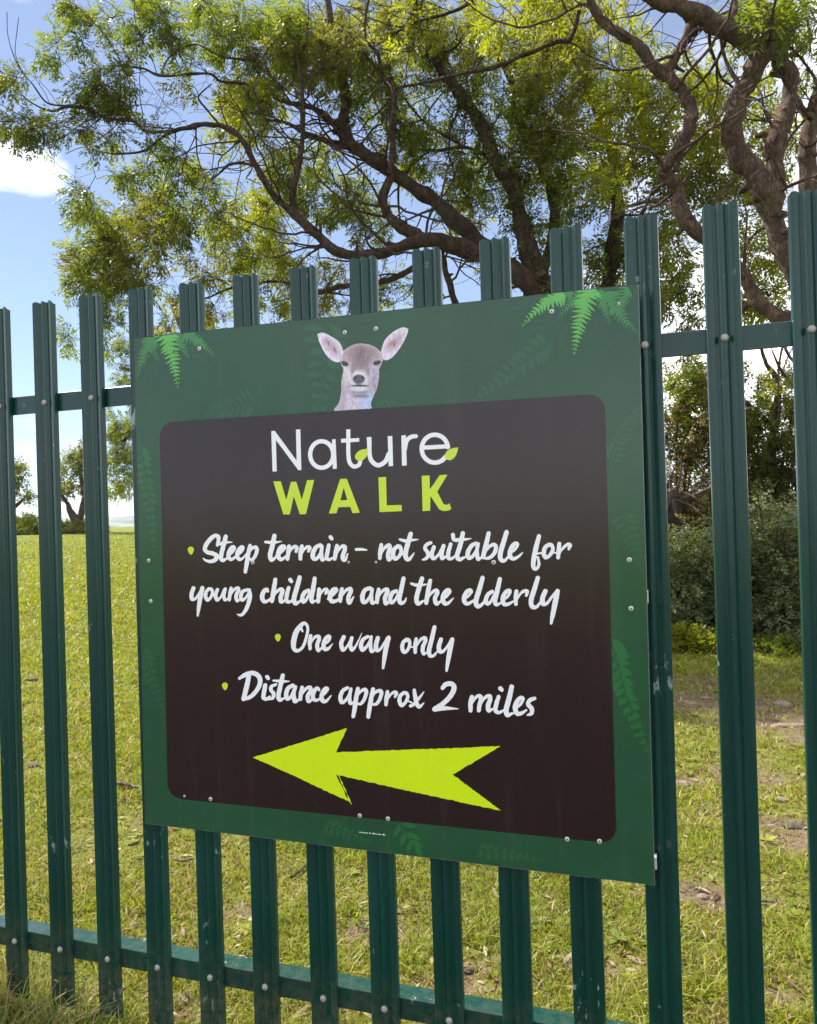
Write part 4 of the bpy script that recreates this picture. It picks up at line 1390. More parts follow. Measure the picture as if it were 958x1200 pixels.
    if ivy:
        IP, ID = [], []
        for li, n in ivy:
            P, R = px_limb(limbs[li])
            Q = catmull(np.concatenate([P, R[:, None]], 1), 7)
            q = Q[rs.integers(0, len(Q), n)]
            dr = rs.normal(0, 1, (n, 3)); dr /= np.linalg.norm(dr, axis=1, keepdims=True)
            IP.append(q[:, :3] + dr * q[:, 3:4] * rs.uniform(.9, 1.45, (n, 1)) + rs.normal(0, .02, (n, 3)))
            ID.append(dr + rs.normal(0, .5, (n, 3)) + np.array([0, 0, -.5]))
        IP, ID = np.vstack(IP), np.vstack(ID)
        iv = leaf_mesh('ivy', IP, ID, rng.uniform(.06, .12, len(IP)), tint_cols('dark', len(IP)), 'simple')
        obj('ivy', iv, M_BRAMBLE, root)['kind'] = 'stuff'
    print(name, 'clumps', len(C), 'leaves', len(LP))
    return root


# the big spreading ash whose trunk stands behind the sign
yA = 6.6
A_LIMBS = [
    [(668, 700, yA, 24), (664, 560, yA, 22), (658, 440, yA, 21), (648, 372, yA, 20), (633, 327, yA, 17), (617, 285, yA, 14), (607, 246, yA, 12.5), (599, 212, yA - .1, 12), (578, 186, yA - .2, 11), (564, 146, yA - .2, 10), (541, 112, yA - .3, 9), (517, 78, yA - .4, 8), (494, 47, yA - .5, 7), (483, 0, yA - .5, 6), (470, -60, yA - .6, 4)],
    # low limb reaching left over the fence
    [(650, 385, yA, 17), (622, 335, yA - .1, 15), (588, 309, yA - .2, 13.5), (545, 292, yA - .3, 12.5), (502, 282, yA - .5, 12), (470, 289, yA - .6, 8.5), (438, 299, yA - .7, 8), (396, 294, yA - .8, 7.5), (366, 270, yA - .8, 7), (340, 246, yA - .9, 6), (318, 225, yA - 1, 5.2), (301, 195, yA - 1, 4.8), (282, 161, yA - 1.1, 4.2), (262, 148, yA - 1.1, 4), (240, 145, yA - 1.2, 3.8), (217, 150, yA - 1.2, 3.5), (201, 154, yA - 1.2, 3.2), (183, 166, yA - 1.2, 2), (167, 177, yA - 1.2, 1.8), (136, 180, yA - 1.3, 1.4), (113, 177, yA - 1.3, 1)],
    [(201, 154, yA - 1.2, 2.8), (170, 153, yA - 1.2, 2.8), (157, 142, yA - 1.25, 2.7), (125, 138, yA - 1.3, 2.5), (104, 128, yA - 1.3, 2.4), (81, 124, yA - 1.35, 2.6), (62, 130, yA - 1.4, 1.8), (40, 122, yA - 1.4, 1.3), (22, 108, yA - 1.4, 1)],
    [(81, 124, yA - 1.35, 1.8), (55, 120, yA - 1.4, 1.3), (38, 98, yA - 1.4, 1.1), (22, 78, yA - 1.4, .8), (10, 45, yA - 1.4, .6), (8, 14, yA - 1.4, .5)],
    [(26, 86, yA - 1.4, .8), (18, 62, yA - 1.4, .6), (20, 36, yA - 1.4, .5), (22, 20, yA - 1.4, .4)],
    # rising limb that splits high on the left
    [(634, 340, yA, 13), (600, 312, yA, 13), (566, 286, yA - .1, 12.5), (530, 254, yA - .2, 12), (507, 233, yA - .2, 11.5), (478, 215, yA - .3, 11), (442, 191, yA - .3, 10.5), (412, 170, yA - .4, 10), (402, 148, yA - .4, 9), (405, 117, yA - .4, 8), (400, 81, yA - .5, 7), (389, 31, yA - .5, 5.5), (381, -10, yA - .5, 4.5), (370, -60, yA - .5, 3)],
    [(403, 158, yA - .4, 6), (392, 146, yA - .5, 4.6), (376, 130, yA - .6, 4), (353, 123, yA - .7, 3.6), (326, 116, yA - .8, 3.4), (311, 100, yA - .8, 3.1), (282, 97, yA - .9, 2.7), (259, 95, yA - .9, 2.4), (246, 86, yA - 1, 2), (218, 87, yA - 1, 2), (188, 89, yA - 1.1, 1.9), (167, 80, yA - 1.1, 1.5), (133, 76, yA - 1.1, 1)],
    [(188, 89, yA - 1.1, 1.5), (196, 70, yA - 1.1, 1.3), (213, 57, yA - 1.1, 1.2), (232, 52, yA - 1.1, 1.2), (260, 66, yA - 1, 1.6), (300, 70, yA - .9, 1.8)],
    [(412, 172, yA - .4, 6.5), (395, 169, yA - .5, 5.5), (376, 162, yA - .5, 5), (358, 156, yA - .5, 4.2), (330, 142, yA - .4, 2.5), (300, 140, yA - .3, 1.6)],
    # upright branch from the low limb
    [(388, 291, yA - .8, 6), (364, 268, yA - .8, 5.5), (346, 244, yA - .8, 5), (344, 222, yA - .9, 4.8), (350, 196, yA - .9, 4.6), (354, 165, yA - .9, 4.3), (355, 125, yA - 1, 4), (352, 88, yA - 1, 3), (345, 50, yA - 1, 2)],
    [(502, 281, yA - .5, 9), (481, 272, yA - .5, 8.5), (460, 258, yA - .6, 7.5), (450, 234, yA - .6, 6.8), (458, 205, yA - .6, 6.2), (460, 170, yA - .6, 5.5), (462, 140, yA - .6, 5), (459, 105, yA - .6, 4.6), (448, 88, yA - .6, 4), (443, 62, yA - .7, 3), (429, 46, yA - .7, 2.4), (430, 13, yA - .7, 2), (436, -20, yA - .7, 1.5)],
    [(515, 288, yA - .4, 6), (524, 322, yA - .3, 5.5), (534, 353, yA - .2, 5), (545, 380, yA - .1, 4)],
    [(300, 195, yA - 1, 2.6), (285, 191, yA - 1, 2.2), (268, 193, yA - 1, 2), (255, 205, yA - 1, 1.6), (243, 215, yA - 1, 1.2)],
    [(282, 161, yA - 1.1, 2), (262, 150, yA - 1.1, 1.8), (240, 125, yA - 1.1, 1.5), (233, 113, yA - 1.1, 1.2), (248, 98, yA - 1, 1)],
    [(505, 300, yA - .4, 5), (470, 322, yA - .2, 4.5), (440, 332, yA, 4), (400, 335, yA + .2, 4), (372, 342, yA + .3, 3.6), (330, 330, yA + .4, 2.6), (280, 335, yA + .5, 2), (240, 350, yA + .6, 1.5)],
    # second ivied stem and the upper cross branches
    [(664, 560, yA, 12), (690, 420, yA + .6, 12), (712, 330, yA + .9, 11), (722, 270, yA + 1, 10), (722, 220, yA + 1, 9), (712, 160, yA + 1, 8), (690, 100, yA + 1, 7), (680, 40, yA + .9, 5), (660, -20, yA + .9, 4)],
    [(633, 327, yA, 10), (650, 270, yA + .4, 9), (646, 215, yA + .5, 8), (632, 190, yA + .5, 7), (612, 150, yA + .5, 6), (600, 95, yA + .4, 5), (570, 40, yA + .3, 4), (545, -20, yA + .2, 3)],
    [(683, -20, yA - 1.2, 3.4), (679, 13, yA - 1.2, 3.4), (669, 45, yA - 1.2, 3.4), (653, 49, yA - 1.2, 3.4), (617, 63, yA - 1.2, 3.3), (583, 77, yA - 1.1, 3), (538, 87, yA - 1, 2.6), (504, 95, yA - .9, 2.2), (464, 103, yA - .6, 2)],
    [(560, -4, yA - 1, 2.8), (538, 10, yA - 1, 2.6), (507, 20, yA - .9, 2.4), (486, 26, yA - .9, 2), (460, 40, yA - .8, 2)],
    [(578, 186, yA - .2, 4), (545, 172, yA - .1, 3), (515, 176, yA, 2.4), (480, 174, yA, 1.6)],
    [(545, 172, yA - .1, 2), (520, 158, yA - .1, 2), (495, 140, yA - .1, 1.6), (470, 110, yA - .1, 1.2)]]
A_BLOBS = [
    (89, 9, 11, 9, 3, 5.2, 5.6, 'mid'), (123, 26, 16, 9, 5, 5.2, 5.7, 'mid'), (63, 61, 15, 14, 4, 5.1, 5.5, 'mid'), (95, 48, 5, 5, 1, 5.3, 5.5, 'dark'), (185, 14, 24, 22, 13, 5.2, 5.9, 'mid'), (170, 47, 12, 10, 4, 5.3, 5.7, 'mid'), (200, 48, 14, 10, 4, 5.3, 5.7, 'mid'),
    (115, 108, 34, 20, 15, 5.1, 5.6, 'dark'), (130, 80, 22, 12, 3, 5.2, 5.6, 'mid'), (13, 92, 20, 14, 7, 5.0, 5.4, 'dark'), (14, 142, 18, 14, 6, 5.0, 5.4, 'dark'), (57, 155, 26, 13, 9, 5.0, 5.4, 'dark'), (112, 160, 24, 12, 6, 5.1, 5.5, 'mid'),
    (188, 146, 12, 8, 2, 5.2, 5.6, 'mid'), (230, 72, 9, 8, 2, 5.3, 5.7, 'mid'), (224, 102, 10, 7, 2, 5.3, 5.7, 'bright'), (203, 188, 26, 14, 7, 5.2, 5.9, 'mid'), (146, 208, 24, 8, 4, 5.2, 5.8, 'mid'), (160, 122, 12, 10, 2, 5.2, 5.5, 'mid'),
    (255, 30, 34, 30, 15, 5.5, 6.8, 'mid'), (330, 45, 44, 42, 30, 5.4, 7.0, 'mid'), (375, 60, 40, 40, 24, 5.5, 7.2, 'olive'), (435, 45, 40, 44, 18, 5.6, 7.4, 'olive'), (300, 110, 36, 32, 16, 5.6, 6.9, 'bright'), (300, 150, 34, 26, 10, 5.7, 7, 'bright'),
    (430, 110, 40, 34, 14, 5.8, 7.6, 'mid'), (500, 110, 44, 60, 18, 5.9, 7.9, 'mid'), (480, 30, 44, 34, 14, 5.6, 7.6, 'bright'), (540, 40, 40, 40, 15, 5.6, 7.8, 'olive'), (590, 110, 44, 70, 22, 6.1, 8.2, 'mid'),
    (650, 60, 50, 55, 32, 6.0, 8.0, 'olive'), (660, 130, 52, 60, 30, 6.2, 8.4, 'olive'), (690, 200, 45, 60, 22, 6.4, 8.4, 'mid'), (640, 240, 45, 60, 18, 6.6, 8.4, 'dark'), (560, 210, 45, 50, 14, 6.4, 8.0, 'mid'),
    (490, 175, 40, 30, 9, 6.2, 7.6, 'bright'), (350, 200, 46, 34, 20, 6.4, 8.2, 'mid'), (395, 230, 46, 36, 18, 6.4, 8.4, 'mid'), (430, 260, 40, 30, 7, 6.6, 8.4, 'mid'), (550, 250, 22, 26, 6, 6.8, 8.2, 'bright'), (720, 300, 35, 40, 12, 7.0, 8.4, 'dark'), (585, 330, 30, 20, 2, 6.8, 7.8, 'mid'), (450, 345, 50, 24, 7, 6.8, 8.2, 'mid'), (380, 345, 50, 34, 15, 6.8, 8.4, 'olive'),
    (290, 270, 44, 40, 27, 6.6, 8.4, 'bright'), (310, 320, 40, 46, 26, 6.8, 8.6, 'bright'), (240, 330, 50, 46, 14, 6.4, 8.0, 'olive'), (235, 240, 44, 40, 17, 5.6, 7.0, 'mid'), (175, 265, 44, 36, 24, 5.5, 7.0, 'olive'), (110, 285, 34, 42, 18, 5.4, 6.8, 'mid'), (130, 315, 46, 30, 18, 5.4, 6.8, 'olive'),
    (100, 235, 16, 18, 5, 5.3, 6.2, 'dark'), (105, 345, 24, 20, 5, 5.5, 6.6, 'mid'), (160, 345, 34, 26, 8, 5.6, 6.9, 'mid'), (80, 393, 12, 9, 2, 5.5, 6.2, 'mid'), (130, 390, 18, 26, 5, 5.7, 6.8, 'mid'), (210, 380, 40, 20, 6, 6.4, 7.6, 'olive'), (185, 200, 40, 30, 8, 5.4, 6.6, 'mid')]
A_BLOBS = [(b_[:4] + (max(1, round(b_[4] * .62)),) + b_[5:]) if b_[0] < 240 and b_[1] < 215 else b_ for b_ in A_BLOBS]
tA = build_tree('ash_tree', 'large spreading ash tree with ivied trunk rising behind the sign', None, A_LIMBS, A_BLOBS, M_BARK, ivy=[(0, 900), (15, 420), (16, 260)], stem_seed=3, dens=1.3, thin=.74, leaf_len=(.075, .20), sprays=(5, 9), bare=190)

# the twisted tree at the right, bare pinkish limbs
yB = 5.2
B_LIMBS = [
    [(985, 700, yB, 25), (978, 560, yB, 22), (968, 450, yB, 20), (950, 360, yB, 17), (927, 306, yB, 14.5), (913, 276, yB, 14), (902, 246, yB - .05, 14.5), (896, 219, yB - .1, 14), (882, 197, yB - .1, 13.5), (861, 172, yB - .15, 14), (863, 140, yB - .2, 13), (872, 108, yB - .2, 13), (886, 81, yB - .2, 13.5), (893, 58, yB - .2, 14), (872, 43, yB - .25, 13.5), (848, 30, yB - .3, 12.5), (808, 13, yB - .35, 12), (770, -2, yB - .4, 10), (735, -30, yB - .5, 8)],
    [(905, 250, yB, 11), (913, 222, yB + .05, 10), (909, 195, yB + .1, 11), (911, 165, yB + .1, 11.5), (921, 133, yB + .15, 11), (928, 101, yB + .2, 11), (917, 72, yB + .2, 11), (914, 50, yB + .2, 9.5), (920, 16, yB + .2, 8), (925, -30, yB + .2, 6)],
    [(990, 640, yB + .3, 15), (962, 380, yB + .3, 13), (950, 260, yB + .3, 11), (948, 215, yB + .3, 10.5), (949, 165, yB + .3, 10), (955, 128, yB + .3, 9), (966, 90, yB + .3, 8), (985, 30, yB + .3, 6)],
    [(950, 140, yB + .3, 5), (936, 121, yB + .3, 4), (925, 98, yB + .25, 4)],
    # slender twisting stem
    [(980, 420, yB + .1, 11), (935, 385, yB + .1, 10), (904, 365, yB + .1, 9), (886, 351, yB + .1, 9), (872, 322, yB + .1, 8.5), (845, 292, yB + .1, 9), (815, 269, yB, 9), (796, 245, yB, 9.5), (798, 224, yB, 7.5), (788, 213, yB - .05, 7.5), (776, 201, yB - .1, 7.5), (786, 187, yB - .1, 8), (804, 163, yB - .1, 8.2), (812, 135, yB - .15, 8), (804, 115, yB - .15, 7.8), (794, 98, yB - .2, 8), (778, 86, yB - .2, 8), (765, 77, yB - .2, 7), (751, 55, yB - .25, 6.5), (727, 40, yB - .3, 6), (706, 24, yB - .3, 5.5), (690, -5, yB - .4, 5)],
    [(780, 85, yB - .2, 6.5), (793, 64, yB - .2, 6.5), (805, 44, yB - .25, 6.5), (815, 20, yB - .3, 7), (822, 8, yB - .35, 6)],
    [(894, 57, yB - .2, 8), (896, 30, yB - .2, 7), (890, 0, yB - .2, 6), (885, -40, yB - .2, 5)],
    [(868, 100, yB - .2, 3.5), (853, 76, yB - .2, 2.6), (846, 50, yB - .25, 2.2), (846, 38, yB - .25, 2)],
    [(925, 66, yB + .2, 4), (940, 55, yB + .2, 3), (950, 45, yB + .2, 2.4), (946, 20, yB + .2, 2), (942, -10, yB + .2, 1.6)],
    [(852, 32, yB - .3, 5), (862, 5, yB - .3, 4.5), (858, -30, yB - .3, 3)],
    [(815, 269, yB, 3), (835, 240, yB + .4, 2.4), (862, 205, yB + .7, 2), (880, 170, yB + .9, 1.4)],
    [(795, 244, yB, 2.6), (770, 235, yB + .5, 2.2), (745, 240, yB + .9, 1.8), (720, 246, yB + 1.1, 1.2)]]
B_BLOBS = [
    (738, 80, 30, 44, 14, 5.6, 7.0, 'bright'), (745, 125, 34, 40, 16, 5.7, 7.2, 'bright'), (765, 165, 34, 40, 15, 5.8, 7.4, 'bright'), (800, 210, 40, 45, 10, 6.0, 7.6, 'mid'), (800, 90, 30, 26, 7, 5.9, 7.0, 'bright'), (835, 120, 28, 44, 13, 5.9, 7.2, 'bright'), (840, 190, 30, 42, 12, 6.0, 7.4, 'bright'), (895, 150, 30, 40, 11, 6.0, 7.4, 'bright'),
    (890, 250, 30, 40, 9, 6.0, 7.4, 'bright'), (790, 290, 26, 40, 13, 5.9, 7.2, 'bright'), (795, 350, 26, 34, 13, 5.8, 7.0, 'mid'), (885, 320, 30, 40, 14, 5.8, 7.2, 'bright'), (905, 355, 26, 22, 8, 5.8, 7.0, 'bright'), (730, 195, 20, 16, 5, 5.4, 6.2, 'bright'), (710, 210, 22, 20, 4, 5.4, 6.2, 'bright'),
    (890, 18, 34, 22, 11, 4.8, 6.0, 'mid'), (925, 30, 24, 26, 5, 5.0, 6.2, 'mid'), (945, 25, 16, 18, 4, 4.8, 5.6, 'mid'), (940, 95, 16, 20, 2, 5.4, 6.2, 'mid'), (935, 165, 14, 30, 4, 5.8, 6.8, 'bright'), (715, 5, 16, 8, 3, 4.9, 5.6, 'bright'), (850, 215, 26, 24, 6, 6, 7, 'olive'), (640, 8, 30, 10, 4, 4.9, 5.8, 'bright'), (600, 30, 30, 18, 5, 4.9, 6, 'bright')]
tB = build_tree('twisted_tree', 'twisted tree with bare pinkish limbs beside the right end of the fence', None, B_LIMBS, B_BLOBS, M_BARK2, stem_seed=8, dens=.95, thin=.88, leaf_len=(.08, .22), bare=40, wind=(-.4, 0, .1))

# scrubby hedge tree seen through the fence, under the twisted one
yC = 8.6
C_LIMBS = [
    [(956, 720, yC, 11), (948, 640, yC, 10), (935, 605, yC, 7), (922, 585, yC, 6), (905, 545, yC, 5), (908, 500, yC, 4.5), (912, 450, yC, 4), (898, 425, yC, 2.5), (892, 405, yC, 1.5)],
    [(945, 620, yC, 6), (938, 570, yC - .1, 6), (926, 553, yC - .1, 5.5), (905, 556, yC - .1, 5), (880, 566, yC - .1, 4), (850, 590, yC - .1, 3), (820, 600, yC - .1, 2)],
    [(938, 570, yC, 4), (960, 520, yC, 3.5), (950, 470, yC, 3), (920, 440, yC, 2), (905, 410, yC, 1)],
    [(908, 500, yC, 3), (870, 470, yC, 3), (830, 455, yC, 2.4), (800, 440, yC, 2), (785, 462, yC, 1.4)],
    [(905, 545, yC, 3), (870, 525, yC + .1, 2.6), (830, 520, yC + .1, 2), (795, 535, yC + .1, 1.6)]]
C_BLOBS = [(805, 440, 26, 24, 13, 8, 9.4, 'mid'), (820, 475, 24, 26, 13, 8, 9.4, 'mid'), (795, 500, 22, 24, 12, 8, 9.4, 'dark'), (815, 525, 26, 20, 9, 8, 9.4, 'dark'), (905, 470, 28, 26, 9, 8, 9.4, 'dark'), (915, 445, 24, 16, 5, 8, 9.2, 'olive'), (890, 510, 26, 34, 12, 8, 9.4, 'dark'), (925, 530, 20, 30, 8, 8, 9.4, 'dark'), (895, 570, 34, 24, 12, 8, 9.4, 'dark'), (860, 480, 30, 60, 14, 8, 9.4, 'dark'), (950, 500, 25, 60, 12, 8, 9.4, 'dark'), (880, 610, 60, 22, 16, 8, 9.2, 'olive'), (815, 590, 26, 20, 5, 8, 9.2, 'rust')]
tC = build_tree('hawthorn_tree', 'scrubby thin-leaved hawthorn seen between the pales right of the sign', None, C_LIMBS, C_BLOBS, M_BARK, 'simple', (.07, .13), (6, 10), stem_seed=12, min_sep=.1, dens=1.7, wind=(0, 0, 0))

# tree farther off whose left edge shows between the last pales before the sign
yD = 22.0
D_LIMBS = [[(300, 690, yD, 12), (292, 600, yD, 11), (280, 540, yD, 10), (262, 490, yD, 9), (240, 450, yD, 7), (220, 400, yD, 5), (200, 350, yD, 3)],
           [(280, 540, yD, 6), (230, 520, yD, 5), (190, 500, yD, 4), (160, 505, yD, 2.4), (140, 520, yD, 1.4)],
           [(262, 490, yD, 5), (210, 460, yD, 4), (170, 440, yD, 3), (140, 430, yD, 1.6)]]
D_BLOBS = [(142, 535, 15, 34, 16, 21, 23.2, 'mid'), (150, 495, 20, 28, 10, 21, 23.2, 'mid'), (145, 565, 12, 14, 4, 21.4, 22.8, 'bright'), (180, 440, 40, 40, 24, 21, 23.5, 'mid'), (230, 430, 50, 50, 26, 21, 23.5, 'mid'), (200, 530, 40, 40, 22, 21, 23.5, 'mid'), (138, 425, 14, 30, 4, 21, 23, 'mid')]
tD = build_tree('field_tree', 'leafy tree standing in the field, its edge beside the sign', None, D_LIMBS, D_BLOBS, M_BARK, stem_seed=19, min_sep=.3, sprays=(8, 13), leaf_len=(.2, .38), twig_r=.006)

# wind-bent hawthorns on the crest of the field
yF = 30.0


def crest_tree(name, label, bx_, by_, sc, seed, kind):
    s = sc
    Y = yF
    L = [[(bx_ + 2 * s, by_, Y, 7 * s), (bx_ + 3 * s, by_ - 14 * s, Y, 5.5 * s), (bx_ - 4 * s, by_ - 24 * s, Y, 3.6 * s), (bx_ - 9 * s, by_ - 36 * s, Y, 2.8 * s), (bx_ - 15 * s, by_ - 45 * s, Y, 2 * s)],
         [(bx_ + 3 * s, by_ - 12 * s, Y, 4.5 * s), (bx_ + 8 * s, by_ - 26 * s, Y, 3.6 * s), (bx_ + 11 * s, by_ - 42 * s, Y, 3 * s), (bx_ + 8 * s, by_ - 62 * s, Y, 2.2 * s), (bx_ + 4 * s, by_ - 82 * s, Y, 1.2 * s)],
         [(bx_ + 9 * s, by_ - 32 * s, Y, 3 * s), (bx_ + 22 * s, by_ - 44 * s, Y, 2.4 * s), (bx_ + 34 * s, by_ - 56 * s, Y, 1.4 * s)]]
    B = [(bx_ - 4 * s, by_ - 72 * s, 20 * s, 24 * s, int(26 * s), Y - 1, Y + 1, kind), (bx_ + 14 * s, by_ - 74 * s, 22 * s, 26 * s, int(26 * s), Y - 1, Y + 1, 'dark'), (bx_ - 12 * s, by_ - 52 * s, 12 * s, 12 * s, int(11 * s), Y - .8, Y + .8, kind), (bx_ + 6 * s, by_ - 98 * s, 18 * s, 10 * s, int(10 * s), Y - .8, Y + .8, 'rust'), (bx_ + 30 * s, by_ - 62 * s, 14 * s, 20 * s, int(12 * s), Y - .8, Y + .8, 'mid')]
    return build_tree(name, label, None, L, B, M_BARK, 'simple', (.22, .40), (5, 8), stem_seed=seed, min_sep=.25, twig_r=.009, dens=.6, wind=(.1, 0, 0))


tE = crest_tree('crest_hawthorn', 'small wind-bent hawthorn with forked trunk on the crest of the field', 88, 626, 1.0, 23, 'olive')
tF = crest_tree('crest_hawthorn', 'smaller dark hawthorn on the field crest beside the low bank', 4, 626, .82, 29, 'mid')

# ------------------------------------------------------------------ bushes, hedge, stump


def bush(name, label, c, size, n, leaf, kind, seed, group=None, cat='bush', mat=None):
    rs = np.random.default_rng(seed)
    c = np.array([c[0], c[1], float(gz(c[0], c[1]))])
    root = empty(name, c)
    tag(root, label, cat, group)
    tb = Tubes()
    ends = []
    for i in range(26):
        a, e = rs.uniform(0, 2 * math.pi), rs.uniform(.25, 1.35)
        tip = c + np.array([math.cos(a) * math.cos(e) * size[0], math.sin(a) * math.cos(e) * size[1], math.sin(e) * size[2]]) * rs.uniform(.6, 1.0)
        b0 = c + np.array([rs.normal(0, .18 * size[0]), rs.normal(0, .18 * size[1]), -.05])
        m_ = (b0 + tip) / 2 + np.array([0, 0, .25 * size[2]]) + rs.normal(0, .05, 3)
        t = np.linspace(0, 1, 9)[:, None]
        P = (1 - t) ** 2 * b0 + 2 * t * (1 - t) * m_ + t * t * tip
        tb.add(P, np.linspace(.010, .003, 9) * max(size[2], .5), 5)
        ends.append(P)
    SP, SD = [], []
    for i in range(16):                      # stray arching shoots
        a, e = rs.uniform(0, 2 * math.pi), rs.uniform(.5, 1.4)
        dr = np.array([math.cos(a) * math.cos(e) * size[0], math.sin(a) * math.cos(e) * size[1], math.sin(e) * size[2]])
        p0, p1 = c + dr * .6, c + dr * rs.uniform(1.05, 1.35)
        p2 = p1 + np.array([math.cos(a), math.sin(a), -.2]) * rs.uniform(.05, .3) * size[2]
        t = np.linspace(0, 1, 9)[:, None]
        P = (1 - t) ** 2 * p0 + 2 * t * (1 - t) * p1 + t * t * p2
        tb.add(P, np.linspace(.006, .002, 9) * max(size[2], .5), 5)
        for q in range(26):
            SP.append(P[rs.integers(2, 9)] + rs.normal(0, .012, 3)); SD.append(rs.normal(0, 1, 3))
    obj('stems', tb.mesh('stems'), M_BARK, root)['kind'] = 'stuff'
    d = rs.normal(0, 1, (n, 3)); d /= np.linalg.norm(d, axis=1, keepdims=True)
    d[:, 2] = np.abs(d[:, 2])
    lump = .45 + 1.05 * fbm(d[:, 0] * 3.4 + seed, d[:, 1] * 3.4 + d[:, 2] * 3.0, seed, 3)
    rad = (rs.uniform(.35, 1, n) ** .5) * lump
    P = c + d * np.array(size) * rad[:, None] + np.array([0, 0, .02])
    D = d + rs.normal(0, .7, (n, 3)) + np.array([0, 0, -.25])
    P = np.vstack([P, np.array(SP)]); D = np.vstack([D, np.array(SD)]); n = len(P)
    me = leaf_mesh('foliage', P, D, rs.uniform(*leaf, n), tint_cols(kind, n), 'simple')
    obj('foliage', me, mat or M_BRAMBLE, root)['kind'] = 'stuff'
    return root


def gpt(px, py, Y):
    p = at(px, py, Y)
    return (p[0], Y)


bush('bramble_bush', 'grey-green bramble bush right below the dead stump', gpt(800, 700, 6.9), (.85, .8, 1.05), 5200, (.06, .13), 'grey', 41)
bush('bramble_bush', 'dense bramble bush at the foot of the scrubby hawthorn', gpt(905, 700, 6.9), (.95, .8, 1.2), 6200, (.06, .13), 'grey', 42)
bush('bramble_bush', 'bramble bush beyond the right end of the fence view', gpt(1010, 700, 7.0), (.9, .8, 1.2), 3600, (.06, .13), 'grey', 43)
bush('bramble_bush', 'bramble bush behind the right half of the sign', gpt(690, 700, 7.4), (1.1, .9, 1.3), 3600, (.07, .14), 'olive', 44)
bush('bramble_bush', 'bramble bush behind the ash trunk', gpt(560, 700, 8.0), (1.2, .9, 1.2), 3000, (.07, .14), 'olive', 45)
bush('hedge_shrub', 'brown-tinged tangled shrub behind the dead stump', gpt(792, 640, 8.2), (1.1, .7, 2.5), 7600, (.05, .11), 'rust', 46)
bush('hedge_shrub', 'dark tangled shrub behind the scrubby hawthorn', gpt(890, 640, 9.4), (1.8, .8, 2.7), 9800, (.06, .12), 'olive', 47)
bush('nettle_clump', 'yellow-green nettles at the foot of the bramble hedge', gpt(807, 770, 5.9), (.26, .22, .17), 420, (.05, .10), 'bright', 48, cat='nettles', mat=M_LEAF)
bush('nettle_clump', 'low nettles in the grass at the hedge foot near the path', gpt(915, 770, 5.9), (.45, .25, .10), 300, (.04, .08), 'mid', 49, cat='nettles', mat=M_LEAF)
bush('bank_bush', 'low bramble bank on the field crest beside the smaller hawthorn', gpt(30, 622, 29), (1.5, .8, .75), 1500, (.16, .3), 'bright', 50)
bush('bank_bush', 'dark scrub at the foot of the forked hawthorn', gpt(86, 622, 29.6), (1.6, .7, .45), 1500, (.16, .3), 'olive', 51)

# the dead stump with its splayed pale roots, held above the brambles
st = at(787, 585, 7.6)
sb = np.array([st[0], st[1], float(gz(st[0], st[1]))])
stump = empty('dead_stump', sb)
tag(stump, 'dead stump with splayed pale broken limbs above the brambles', 'stump')
tb = Tubes()
top = st + np.array([0, 0, .05])
rs = np.random.default_rng(77)
tb.add(catmull([sb + [0, 0, -.08], sb + [.05, 0, .5], sb + [-.02, 0, 1.0], top], 6), np.linspace(.13, .10, 19), 12, .4, 3)
obj('trunk', tb.mesh('trunk'), M_BARK, stump)
for dxx, dzz, r_ in ((.42, .06, .045), (.26, -.05, .03), (-.3, .10, .04), (.12, .42, .02), (.05, .30, .02), (.22, -.38, .022), (-.12, -.30, .022), (.34, -.26, .016), (.02, -.36, .014), (-.26, -.16, .018), (.4, .16, .014)):
    tb = Tubes()
    e = top + np.array([dxx, -.16 + rs.uniform(-.1, .1), dzz])
    tb.add(catmull([top + np.array([0, -.08, -.03]), (top + e) / 2 + rs.normal(0, .04, 3), e], 6), np.linspace(r_, r_ * .4, 13), 8, .2, 5)
    obj('broken_limb', tb.mesh('broken_limb'), M_DEADWOOD, stump)

# ------------------------------------------------------------------ stones, sticks, droppings in the grass


def stone_mesh(seed, s):
    rs = np.random.default_rng(seed)
    V, F = [], []
    nu, nv = 9, 6
    ph = rs.uniform(0, 9)
    for j in range(nv + 1):
        for i in range(nu):
            a, b_ = 2 * math.pi * i / nu, math.pi * j / nv
            r_ = 1 + .28 * math.sin(2 * a + ph) * math.sin(b_) + rs.uniform(-.12, .12) * math.sin(b_)
            V.append((s[0] * r_ * math.cos(a) * math.sin(b_), s[1] * r_ * math.sin(a) * math.sin(b_), s[2] * r_ * math.cos(b_)))
    for j in range(nv):
        for i in range(nu):
            F.append((j * nu + i, (j + 1) * nu + i, (j + 1) * nu + (i + 1) % nu, j * nu + (i + 1) % nu))
    me = mesh_py('stone', V, F)
    return me


def put(name, label, cat, px, py, size, seed, mat, group=None, rz=0.0):
    p = at_z(px, py, 0)
    size = tuple(q * (.72 if name == 'field_stone' else 1) for q in size)
    o = obj(name, stone_mesh(seed, size), mat)
    o.location = (p[0], p[1], float(gz(p[0], p[1])) + size[2] * .05)
    o.rotation_euler = (0, 0, rz)
    tag(o, label, cat, group)
    return o


